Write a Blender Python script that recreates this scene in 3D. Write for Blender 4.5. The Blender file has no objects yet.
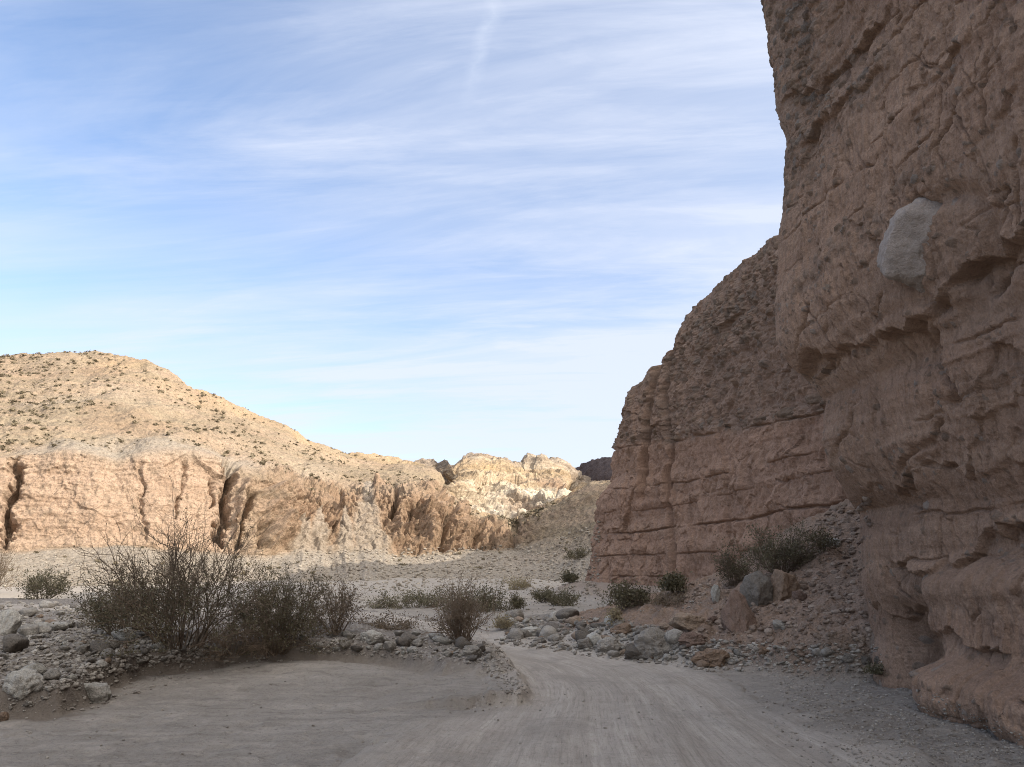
import bpy, math, random
import numpy as np
from mathutils import Vector, Matrix

random.seed(7)
RNG = np.random.RandomState(11)
C = bpy.context.scene.collection
H = 1.65            # eye height above the road
F = 760.0           # focal length in pixels of a 1024 px wide picture
PITCH = math.atan(188.5 / F)
CP, SP = math.cos(PITCH), math.sin(PITCH)
SUN_ELEV, SUN_AZ = math.radians(29.0), math.radians(115.0)   # azimuth clockwise from +Y
SUN_DIR = Vector((math.cos(SUN_ELEV) * math.sin(SUN_AZ), math.cos(SUN_ELEV) * math.cos(SUN_AZ), math.sin(SUN_ELEV)))

# ------------------------------------------------------------------ maths
def ray(px, py):
    x = (np.asarray(px, float) - 512.0) / F
    y = (383.5 - np.asarray(py, float)) / F
    return np.stack(np.broadcast_arrays(x, CP - y * SP, SP + y * CP), -1)

def at_depth(px, py, Y):
    d = ray(px, py)
    return d * (np.asarray(Y, float) / d[..., 1])[..., None] + np.array([0, 0, H])

def at_ground(px, py, z=0.0):
    d = ray(px, py)
    return d * ((z - H) / d[..., 2])[..., None] + np.array([0, 0, H])

def sstep(a, b, x):
    t = np.clip((x - a) / (b - a), 0, 1)
    return t * t * (3 - 2 * t)

_P = RNG.permutation(256).astype(np.int64)
_P = np.concatenate([_P, _P, _P])
_G = RNG.normal(size=(256, 3)); _G /= np.linalg.norm(_G, axis=1)[:, None]
_G = _G.astype(np.float32)

from concurrent.futures import ThreadPoolExecutor
POOL = ThreadPoolExecutor(4)
_P32 = _P.astype(np.int32)
def _perlin(p):
    i = np.floor(p); f = p - i
    i = i.astype(np.int32) & 255
    u = f * f * f * (f * (f * 6 - 15) + 10)
    f0, f1, f2 = f[:, 0], f[:, 1], f[:, 2]; i1, i2 = i[:, 1], i[:, 2]
    out = np.zeros(len(p), np.float32)
    for dx in (0, 1):
        wx = u[:, 0] if dx else 1 - u[:, 0]
        a = _P32[i[:, 0] + dx] + i1
        for dy in (0, 1):
            wy = wx * (u[:, 1] if dy else 1 - u[:, 1])
            b = _P32[a + dy] + i2
            for dz in (0, 1):
                wz = wy * (u[:, 2] if dz else 1 - u[:, 2])
                g = _P32[b + dz] & 255
                out += wz * (GX[g] * (f0 - dx) + GY[g] * (f1 - dy) + GZ[g] * (f2 - dz))
    return out * np.float32(1.6)
GX, GY, GZ = (np.ascontiguousarray(_G[:, k]) for k in range(3))
def chunked(fn, p):
    p = np.asarray(p, np.float32); sh = p.shape[:-1]; q = p.reshape(-1, 3)
    if len(q) < 60000:
        return fn(q), sh
    parts = np.array_split(q, max(4, len(q) // 40000))
    r = list(POOL.map(fn, parts))
    return (tuple(np.concatenate(x) for x in zip(*r)) if isinstance(r[0], tuple) else np.concatenate(r)), sh
def perlin(p):
    v, sh = chunked(_perlin, p)
    return v.reshape(sh)

def fbm(p, octs=4, gain=0.5, lac=2.03, ridged=False):
    a, s, n = 1.0, 0, 0
    p = np.asarray(p, np.float32)
    for k in range(octs):
        v = perlin(p + 17.3 * k)
        if ridged:
            v = 1 - 2 * np.abs(v)
        s = s + a * v; n += a
        a *= gain; p = p * lac
    return s / n

def _worley(p):
    i = np.floor(p); f = p - i; i = i.astype(np.int32)
    n = len(p); f1 = np.full(n, 9.0, np.float32); f2 = f1.copy(); rid = np.zeros(n, np.float32)
    for dx in (-1, 0, 1):
        a = _P32[(i[:, 0] + dx) & 255]
        for dy in (-1, 0, 1):
            b = _P32[a + ((i[:, 1] + dy) & 255)]
            for dz in (-1, 0, 1):
                h = _P32[b + ((i[:, 2] + dz) & 255)] & 255
                d = (dx + GX[h] * .5 + .5 - f[:, 0]) ** 2 + (dy + GY[h] * .5 + .5 - f[:, 1]) ** 2 + (dz + GZ[h] * .5 + .5 - f[:, 2]) ** 2
                m = d < f1
                f2 = np.where(m, f1, np.minimum(f2, d))
                rid = np.where(m, h / np.float32(255.0), rid)
                f1 = np.where(m, d, f1)
    return np.sqrt(f1), np.sqrt(f2), rid
def worley(p):
    """distance to nearest and second feature point, and the cell's random number"""
    v, sh = chunked(_worley, p)
    return tuple(x.reshape(sh) for x in v)

def _facets(p):
    i = np.floor(p); f = p - i; i = i.astype(np.int32)
    n = len(p); f1 = np.full(n, 9.0, np.float32); out = np.zeros(n, np.float32)
    for dx in (-1, 0, 1):
        a = _P32[(i[:, 0] + dx) & 255]
        for dy in (-1, 0, 1):
            b = _P32[a + ((i[:, 1] + dy) & 255)]
            for dz in (-1, 0, 1):
                h = _P32[b + ((i[:, 2] + dz) & 255)] & 255
                ex, ey, ez = f[:, 0] - dx - GX[h] * .5 - .5, f[:, 1] - dy - GY[h] * .5 - .5, f[:, 2] - dz - GZ[h] * .5 - .5
                d = ex * ex + ey * ey + ez * ez
                m = d < f1
                h2 = _P32[h + 7] & 255
                out = np.where(m, ex * GX[h2] + ey * GY[h2] + ez * GZ[h2] + 0.35 * GX[_P32[h + 3] & 255], out)
                f1 = np.where(m, d, f1)
    return out
def facets(p):
    """broken planes: every fracture cell is a flat face with its own tilt and step"""
    v, sh = chunked(_facets, p)
    return v.reshape(sh)

def pebbles(p, keep=0.75):
    """stones set in a matrix: 0 in the matrix, up to 1 on a stone's top"""
    a, b, r = worley(p)
    return np.clip(1 - (a / 0.52) ** 2, 0, 1) ** 0.6 * (r < keep) * (0.4 + 0.6 * ((r * 37.7) % 1.0)), r

def poly_sd(x, y, poly):
    """signed distance to a polygon, negative inside"""
    poly = np.asarray(poly, float)
    d = np.full(x.shape, 1e9); ins = np.zeros(x.shape, bool)
    n = len(poly)
    for k in range(n):
        ax, ay = poly[k]; bx, by = poly[(k + 1) % n]
        ex, ey = bx - ax, by - ay
        t = np.clip(((x - ax) * ex + (y - ay) * ey) / max(ex * ex + ey * ey, 1e-9), 0, 1)
        d = np.minimum(d, np.hypot(x - ax - t * ex, y - ay - t * ey))
        c = ((ay > y) != (by > y)) & (x < (bx - ax) * (y - ay) / (by - ay + 1e-12) + ax)
        ins ^= c
    return np.where(ins, -d, d)

def line_d(x, y, pts):
    """distance to a polyline and how far along it (0..1)"""
    pts = np.asarray(pts, float)
    seg = np.hypot(*(pts[1:] - pts[:-1]).T); cum = np.concatenate([[0], np.cumsum(seg)])
    d = np.full(x.shape, 1e9); al = np.zeros(x.shape)
    for k in range(len(pts) - 1):
        ax, ay = pts[k]; ex, ey = pts[k + 1] - pts[k]
        t = np.clip(((x - ax) * ex + (y - ay) * ey) / max(ex * ex + ey * ey, 1e-9), 0, 1)
        dd = np.hypot(x - ax - t * ex, y - ay - t * ey)
        m = dd < d
        d = np.where(m, dd, d); al = np.where(m, (cum[k] + t * seg[k]) / cum[-1], al)
    return d, al

def xyz(a, b, c):
    return np.stack(np.broadcast_arrays(a, b, c), -1)

# ------------------------------------------------------------------ objects
def tag(o, label=None, cat=None, group=None, kind=None):
    if label: o['label'] = label
    if cat: o['category'] = cat
    if group: o['group'] = group
    if kind: o['kind'] = kind
    return o

def mesh(name, verts, faces, mat, attrs=None, smooth=True):
    verts = np.asarray(verts, np.float32).reshape(-1, 3); faces = np.asarray(faces, np.int32)
    n = faces.shape[1]
    me = bpy.data.meshes.new(name)
    me.vertices.add(len(verts)); me.vertices.foreach_set('co', verts.ravel())
    me.loops.add(faces.size); me.loops.foreach_set('vertex_index', faces.ravel())
    me.polygons.add(len(faces))
    me.polygons.foreach_set('loop_start', np.arange(0, faces.size, n, dtype=np.int32))
    me.polygons.foreach_set('use_smooth', np.full(len(faces), smooth, bool))
    me.update(calc_edges=True)
    for k, v in (attrs or {}).items():
        a = me.attributes.new(k, 'FLOAT', 'POINT'); a.data.foreach_set('value', np.asarray(v, np.float32).ravel())
    if mat: me.materials.append(mat)
    return me

def obj(name, me, parent=None, loc=None):
    o = bpy.data.objects.new(name, me); C.objects.link(o)
    if parent is not None: o.parent = parent
    if loc is not None: o.location = loc
    return o

def grid_faces(nu, nv, wrap=False):
    u = np.arange(nu if wrap else nu - 1)[:, None]; v = np.arange(nv - 1)[None, :]
    a = u * nv + v; b = ((u + 1) % nu) * nv + v
    return np.stack([a, b, b + 1, a + 1], -1).reshape(-1, 4)

def grid_normals(P):
    du = np.gradient(P, axis=0); dv = np.gradient(P, axis=1)
    n = np.cross(du, dv)
    return n / (np.linalg.norm(n, axis=-1, keepdims=True) + 1e-9)

# ------------------------------------------------------------------ materials
class NT:
    def __init__(self, name):
        self.m = bpy.data.materials.new(name); self.m.use_nodes = True
        self.t = self.m.node_tree; self.t.nodes.clear()
    def n(self, kind, **kw):
        nd = self.t.nodes.new(kind)
        for k, v in kw.items():
            if k in nd.inputs.keys() and not hasattr(nd, k): nd.inputs[k].default_value = v
            else: setattr(nd, k, v)
        return nd
    def link(self, a, b): self.t.links.new(a, b)
    def val(self, sock, v):
        if hasattr(v, 'is_output') or isinstance(v, bpy.types.NodeSocket): self.link(v, sock)
        else: sock.default_value = v
    def coord(self, kind='Object'): return self.n('ShaderNodeTexCoord').outputs[kind]
    def scale(self, vec, s):
        mp = self.n('ShaderNodeMapping'); self.link(vec, mp.inputs['Vector']); mp.inputs['Scale'].default_value = s
        return mp.outputs[0]
    def noise(self, vec, scale, detail=5, rough=0.6, dist=0.0):
        nd = self.n('ShaderNodeTexNoise')
        self.link(vec, nd.inputs['Vector']); nd.inputs['Scale'].default_value = scale
        nd.inputs['Detail'].default_value = detail; nd.inputs['Roughness'].default_value = rough
        nd.inputs['Distortion'].default_value = dist
        return nd.outputs['Fac']
    def voro(self, vec, scale, feature='F1', out='Distance'):
        nd = self.n('ShaderNodeTexVoronoi'); nd.feature = feature
        self.link(vec, nd.inputs['Vector']); nd.inputs['Scale'].default_value = scale
        return nd.outputs[out]
    def ramp(self, fac, stops, ):
        nd = self.n('ShaderNodeValToRGB'); cr = nd.color_ramp
        while len(cr.elements) < len(stops): cr.elements.new(0.5)
        for e, (p, c) in zip(cr.elements, stops):
            e.position = p; e.color = (*c, 1) if len(c) == 3 else c
        self.val(nd.inputs['Fac'], fac)
        return nd.outputs['Color']
    def mr(self, v, a, b, c=0.0, d=1.0):
        nd = self.n('ShaderNodeMapRange'); self.val(nd.inputs['Value'], v)
        for k, x in zip(('From Min', 'From Max', 'To Min', 'To Max'), (a, b, c, d)): nd.inputs[k].default_value = x
        return nd.outputs[0]
    def math(self, op, a, b=0.0):
        nd = self.n('ShaderNodeMath', operation=op); self.val(nd.inputs[0], a); self.val(nd.inputs[1], b)
        return nd.outputs[0]
    def mix(self, fac, a, b, mode='MIX'):
        nd = self.n('ShaderNodeMix', data_type='RGBA', blend_type=mode)
        self.val(nd.inputs[0], fac)
        for s, v in ((nd.inputs[6], a), (nd.inputs[7], b)):
            if isinstance(v, tuple): s.default_value = (*v, 1) if len(v) == 3 else v
            else: self.link(v, s)
        return nd.outputs[2]
    def attr(self, name): return self.n('ShaderNodeAttribute', attribute_name=name).outputs['Fac']
    def out(self, col, rough=0.95, bumps=(), spec=0.15):
        b = self.n('ShaderNodeBsdfPrincipled')
        self.val(b.inputs['Base Color'], col if not isinstance(col, tuple) else (*col, 1))
        self.val(b.inputs['Roughness'], rough); b.inputs['Specular IOR Level'].default_value = spec
        nrm = None
        for h, s, dist in bumps:
            bp = self.n('ShaderNodeBump'); self.link(h, bp.inputs['Height'])
            bp.inputs['Strength'].default_value = s; bp.inputs['Distance'].default_value = dist
            if nrm is not None: self.link(nrm, bp.inputs['Normal'])
            nrm = bp.outputs[0]
        if nrm is not None: self.link(nrm, b.inputs['Normal'])
        o = self.n('ShaderNodeOutputMaterial'); self.link(b.outputs[0], o.inputs['Surface'])
        return self.m

def cliff_mat(name, base, dark, pale, zs):
    t = NT(name); co = t.coord()
    big = t.noise(co, 0.25, 4); med = t.noise(co, 1.6, 6, 0.65); fine = t.noise(co, 14, 6, 0.7)
    runs = t.noise(t.scale(co, (3.2, 3.2, 0.45)), 1.0, 6, 0.7)
    bed = t.noise(t.scale(co, (0.10, 0.10, zs)), 1.0, 5, 0.65)
    c = t.mix(t.mr(big, 0.35, 0.65), base, dark)
    c = t.mix(t.mr(bed, 0.42, 0.66, 0, 0.55), c, pale)
    c = t.mix(t.mr(runs, 0.45, 0.75, 0, 0.45), c, dark)
    c = t.mix(t.mr(med, 0.52, 0.8, 0, 0.4), c, pale)
    c = t.mix(t.mr(fine, 0.48, 0.72, 0, 0.55), c, tuple(x * 0.5 for x in dark))
    gn = t.noise(co, 42, 5, 0.75)
    c = t.mix(t.mr(gn, 0.5, 0.72, 0, 0.45), c, tuple(min(1, x * 1.25) for x in pale))
    hair = t.noise(t.scale(co, (11, 11, 2.2)), 1.0, 6, 0.72)
    c = t.mix(t.mr(hair, 0.52, 0.72, 0, 0.5), c, tuple(x * 0.55 for x in dark))
    # stones of many colours set in the pebbly beds
    stone = t.ramp(t.attr('stone'), [(0.0, (0.125, 0.092, 0.070)), (0.35, (0.195, 0.138, 0.100)), (0.6, (0.165, 0.135, 0.112)), (0.85, (0.225, 0.188, 0.158)), (1.0, (0.29, 0.25, 0.215))])
    c = t.mix(t.attr('cong'), c, stone)
    c = t.mix(t.attr('stain'), c, (0.165, 0.118, 0.090))
    grit = t.voro(co, 26); grit2 = t.noise(co, 45, 5, 0.75)
    return t.out(c, 0.95, [(runs, 0.5, 0.15), (med, 0.5, 0.15), (hair, 0.6, 0.06), (fine, 0.6, 0.05), (grit, 0.3, 0.02), (grit2, 0.5, 0.015)])

def ground_mat(name):
    t = NT(name); co = t.coord()
    big = t.noise(co, 0.35, 4); med = t.noise(co, 2.2, 6, 0.65); fine = t.noise(co, 22, 6, 0.72); gr = t.noise(co, 90, 4, 0.7)
    sand = t.mix(t.mr(big, 0.35, 0.65), (0.290, 0.260, 0.226), (0.222, 0.196, 0.168))
    sand = t.mix(t.mr(med, 0.5, 0.75, 0, 0.55), sand, (0.40, 0.352, 0.30))
    scuff = t.noise(t.scale(co, (1.3, 5.5, 1)), 1.0, 7, 0.7, 0.6)
    sand = t.mix(t.mr(scuff, 0.52, 0.68, 0, 0.65), sand, (0.145, 0.122, 0.102))
    sand = t.mix(t.mr(scuff, 0.46, 0.30, 0, 0.4), sand, (0.40, 0.352, 0.30))
    sand = t.mix(t.mr(fine, 0.53, 0.70, 0, 0.7), sand, (0.125, 0.103, 0.085))
    vc = t.n('ShaderNodeTexVoronoi'); t.link(co, vc.inputs['Vector']); vc.inputs['Scale'].default_value = 24
    grav = t.ramp(vc.outputs['Color'], [(0.0, (0.105, 0.088, 0.074)), (0.4, (0.17, 0.145, 0.123)), (0.75, (0.225, 0.20, 0.177)), (1.0, (0.32, 0.295, 0.27))])
    c = t.mix(t.attr('gravel'), sand, grav)
    tal = t.mix(t.mr(med, 0.4, 0.65), (0.27, 0.185, 0.135), (0.185, 0.132, 0.100))
    tal = t.mix(t.mr(vc.outputs['Distance'], 0.3, 0.8, 0, 0.6), tal, (0.24, 0.180, 0.140))
    tal = t.mix(t.mr(fine, 0.46, 0.66, 0, 0.75), tal, (0.095, 0.067, 0.050))
    c = t.mix(t.attr('talus'), c, tal)
    c = t.mix(t.attr('pale'), c, (0.38, 0.335, 0.285))
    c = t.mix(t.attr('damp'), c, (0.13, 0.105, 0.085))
    c = t.mix(t.mr(gr, 0.6, 0.75, 0, 0.35), c, (0.12, 0.10, 0.09))
    peb = t.voro(co, 24)
    return t.out(c, 0.95, [(med, 0.4, 0.12), (scuff, 0.5, 0.06), (peb, 0.3, 0.02), (fine, 0.7, 0.03), (gr, 0.6, 0.01)])

def road_mat(name):
    t = NT(name); co = t.coord()
    u = t.attr('lateral'); v = t.attr('along')
    cmb = t.n('ShaderNodeCombineXYZ'); t.link(u, cmb.inputs[0]); t.link(v, cmb.inputs[1])
    streak = t.noise(t.scale(cmb.outputs[0], (9.0, 0.35, 1)), 1.0, 6, 0.7)
    wide = t.noise(t.scale(cmb.outputs[0], (1.8, 0.10, 1)), 1.0, 3, 0.6)
    med = t.noise(co, 1.8, 5, 0.6); fine = t.noise(co, 30, 6, 0.72); gr = t.noise(co, 110, 3, 0.7)
    c = t.mix(t.mr(wide, 0.35, 0.65), (0.315, 0.276, 0.236), (0.385, 0.341, 0.294))
    c = t.mix(t.mr(streak, 0.48, 0.68, 0, 0.75), c, (0.46, 0.41, 0.355))
    c = t.mix(t.mr(med, 0.55, 0.75, 0, 0.4), c, (0.23, 0.19, 0.16))
    c = t.mix(t.mr(fine, 0.55, 0.72, 0, 0.6), c, (0.155, 0.122, 0.098))
    thin = t.noise(t.scale(cmb.outputs[0], (30.0, 1.6, 1)), 1.0, 5, 0.7)
    c = t.mix(t.mr(thin, 0.50, 0.68, 0, 0.55), c, (0.17, 0.145, 0.122))
    lug = t.noise(t.scale(cmb.outputs[0], (7.0, 14.0, 1)), 1.0, 4, 0.6)
    c = t.mix(t.mr(lug, 0.55, 0.7, 0, 0.3), c, (0.19, 0.155, 0.125))
    scuff = t.noise(t.scale(co, (1.3, 4.0, 1)), 1.0, 7, 0.7, 0.8)
    brk = t.noise(co, 0.9, 5, 0.65, 0.5)
    sand = t.mix(t.mr(t.noise(co, 0.35, 4), 0.35, 0.65), (0.290, 0.260, 0.226), (0.222, 0.196, 0.168))
    sand = t.mix(t.mr(scuff, 0.52, 0.70, 0, 0.75), sand, (0.155, 0.126, 0.102))
    sand = t.mix(t.mr(fine, 0.53, 0.70, 0, 0.7), sand, (0.125, 0.103, 0.085))
    c = t.mix(t.math('MINIMUM', t.math('ADD', t.mr(t.attr('edge'), 0.1, 0.9), t.mr(brk, 0.5, 0.68, 0, 0.75)), 1.0), c, sand)
    return t.out(c, 0.95, [(streak, 0.3, 0.05), (scuff, 0.4, 0.05), (thin, 0.5, 0.02), (lug, 0.4, 0.02), (fine, 0.6, 0.025), (gr, 0.5, 0.008)])

def hill_mat(name, base, dark, pale, grey):
    t = NT(name); co = t.coord()
    big = t.noise(co, 0.05, 5, 0.6); med = t.noise(co, 0.35, 6, 0.65); fine = t.noise(co, 2.2, 6, 0.72)
    bed = t.noise(t.scale(co, (0.02, 0.02, 0.6)), 1.0, 6, 0.65)
    c = t.mix(t.mr(big, 0.35, 0.65), base, dark)
    c = t.mix(t.mr(bed, 0.40, 0.65, 0, 0.6), c, pale)
    c = t.mix(t.mr(med, 0.5, 0.75, 0, 0.5), c, dark)
    c = t.mix(t.attr('pale'), c, pale)
    c = t.mix(t.attr('grey'), c, grey)
    c = t.mix(t.attr('yellow'), c, (0.44, 0.31, 0.17))
    c = t.mix(t.attr('red'), c, (0.30, 0.195, 0.128))
    c = t.mix(t.mr(t.noise(co, 0.9, 5, 0.7), 0.50, 0.66, 0, 0.5), c, tuple(x * 0.75 for x in dark))
    c = t.mix(t.mr(fine, 0.48, 0.66, 0, 0.7), c, tuple(x * 0.5 for x in dark))
    grain = t.noise(co, 6.5, 4, 0.7)
    c = t.mix(t.mr(grain, 0.54, 0.70, 0, 0.5), c, tuple(x * 0.5 for x in dark))
    c = t.mix(t.mr(grain, 0.46, 0.30, 0, 0.35), c, tuple(min(x * 1.2, 0.6) for x in pale))
    rub = t.voro(co, 1.1)
    return t.out(c, 0.95, [(med, 0.5, 0.9), (fine, 0.7, 0.4), (rub, 0.4, 0.4), (grain, 0.5, 0.12)])

def rock_mat(name, lo, hi, per_object=True):
    t = NT(name); co = t.coord()
    med = t.noise(co, 3, 5, 0.6); fine = t.noise(co, 18, 6, 0.7); sp = t.noise(co, 60, 3, 0.6)
    c = t.mix(t.n('ShaderNodeObjectInfo').outputs['Random'] if per_object else t.attr('tint'), lo, hi)
    c = t.mix(t.mr(med, 0.4, 0.7, 0, 0.5), c, tuple(x * 0.7 for x in lo))
    c = t.mix(t.mr(sp, 0.55, 0.75, 0, 0.5), c, tuple(min(x * 1.25, 0.5) for x in hi))
    c = t.mix(t.mr(fine, 0.52, 0.74, 0, 0.45), c, tuple(x * 0.55 for x in lo))
    c = t.mix(t.mr(t.noise(co, 1.3, 5, 0.65), 0.50, 0.72, 0, 0.4), c, (0.22, 0.175, 0.135))
    return t.out(c, 0.9, [(med, 0.6, 0.2), (fine, 0.7, 0.06), (sp, 0.4, 0.015)])

def twig_mat(name, a, b):
    t = NT(name); co = t.coord()
    return t.out(t.mix(t.noise(co, 6, 3), a, b), 0.9, [])

def leaf_mat(name, a, b):
    t = NT(name); co = t.coord()
    c = t.mix(t.attr('tint'), a, b)
    b_ = t.n('ShaderNodeBsdfPrincipled'); t.link(c, b_.inputs['Base Color']); b_.inputs['Roughness'].default_value = 0.7
    tr = t.n('ShaderNodeBsdfTranslucent'); t.link(c, tr.inputs['Color'])
    mx = t.n('ShaderNodeMixShader'); mx.inputs[0].default_value = 0.25
    t.link(b_.outputs[0], mx.inputs[1]); t.link(tr.outputs[0], mx.inputs[2])
    o = t.n('ShaderNodeOutputMaterial'); t.link(mx.outputs[0], o.inputs['Surface'])
    return t.m

M_NEAR = cliff_mat('near_cliff_mudstone', (0.330, 0.212, 0.148), (0.220, 0.142, 0.100), (0.400, 0.278, 0.202), 2.6)
M_MID = cliff_mat('mid_cliff_mudstone', (0.325, 0.203, 0.142), (0.248, 0.153, 0.108), (0.385, 0.260, 0.188), 1.6)
M_GROUND = ground_mat('wash_ground')
M_ROAD = road_mat('packed_road_dirt')
M_HILL = hill_mat('tan_hillside', (0.320, 0.258, 0.180), (0.215, 0.168, 0.115), (0.415, 0.292, 0.212), (0.30, 0.266, 0.222))
M_FAR = hill_mat('yellow_badlands', (0.30, 0.222, 0.148), (0.20, 0.144, 0.10), (0.62, 0.54, 0.42), (0.27, 0.215, 0.17))
M_RIDGE_SHADE = hill_mat('ridge_shade_tone', (0.115, 0.088, 0.082), (0.09, 0.068, 0.064), (0.135, 0.105, 0.096), (0.10, 0.085, 0.08))  # purple-dark base colour stands in for the ridge lying in shade
M_GREY = rock_mat('grey_granite', (0.225, 0.200, 0.172), (0.42, 0.382, 0.335))
M_PALE = rock_mat('pale_granite', (0.40, 0.372, 0.328), (0.52, 0.486, 0.43))
M_DARK = rock_mat('dark_stone', (0.15, 0.130, 0.110), (0.23, 0.203, 0.175))
M_RUST = rock_mat('rusty_mudstone', (0.215, 0.145, 0.098), (0.275, 0.192, 0.136))
M_TAN = rock_mat('tan_mudstone', (0.30, 0.218, 0.158), (0.35, 0.265, 0.195))
M_MAROON = rock_mat('maroon_mudstone', (0.18, 0.118, 0.092), (0.24, 0.165, 0.128))
M_GRAVEL = rock_mat('loose_gravel', (0.20, 0.172, 0.146), (0.44, 0.40, 0.35), False)
M_TALUSROCK = rock_mat('talus_rubble', (0.16, 0.112, 0.085), (0.36, 0.285, 0.228), False)
M_APRONROCK = rock_mat('apron_rubble', (0.20, 0.165, 0.13), (0.40, 0.355, 0.295), False)
M_TWIG = twig_mat('dark_twigs', (0.095, 0.068, 0.048), (0.18, 0.135, 0.098))
M_DRYTWIG = twig_mat('dry_twigs', (0.15, 0.105, 0.073), (0.24, 0.18, 0.13))
M_OLIVE = leaf_mat('olive_leaves', (0.065, 0.055, 0.029), (0.145, 0.122, 0.066))
M_GREEN = leaf_mat('green_leaves', (0.085, 0.075, 0.042), (0.170, 0.145, 0.083))
M_BROWNLEAF = leaf_mat('withered_leaves', (0.11, 0.080, 0.052), (0.19, 0.145, 0.096))
M_STRAW = leaf_mat('straw_leaves', (0.22, 0.175, 0.10), (0.32, 0.262, 0.155))
M_SCRUB = leaf_mat('desert_scrub', (0.125, 0.10, 0.06), (0.24, 0.195, 0.125))

# ------------------------------------------------------------------ ground of the wash
def G(px, py, z=0.0): return at_ground(px, py, z)[:2]
APEX = np.array([10.6, 20.6])
ROAD = np.array([[2.2, -30], [1.6, -8], [0.9, 0], [0.95, 5], [1.3, 8.5], [1.6, 11.5], [1.35, 14.6], [0.4, 17.4], [-1.4, 20.2], [-4.5, 23.0], [-9, 25.5], [-18, 28.5], [-40, 34]])
SAND = [G(a, b) for a, b in ((-700, 745), (-250, 730), (120, 722), (330, 712), (450, 708), (527, 704), (526, 688), (512, 668), (498, 650), (440, 640), (300, 640), (-100, 640), (-700, 650))]
TERR = [G(a, b, 0.3) for a, b in ((-900, 735), (-300, 712), (-40, 694), (60, 690), (140, 667), (235, 657), (305, 652), (400, 655), (440, 662), (500, 662), (494, 640), (470, 622), (380, 612), (200, 604), (0, 600), (-900, 600))]
COBB = [G(a, b) for a, b in ((498, 645), (500, 620), (560, 616), (620, 622), (645, 634), (700, 638), (770, 648), (765, 664), (700, 668), (650, 662), (600, 657), (545, 650))]
PALE = [G(a, b) for a, b in ((600, 612), (650, 606), (715, 600), (735, 612), (700, 636), (650, 632), (610, 622))]

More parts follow.
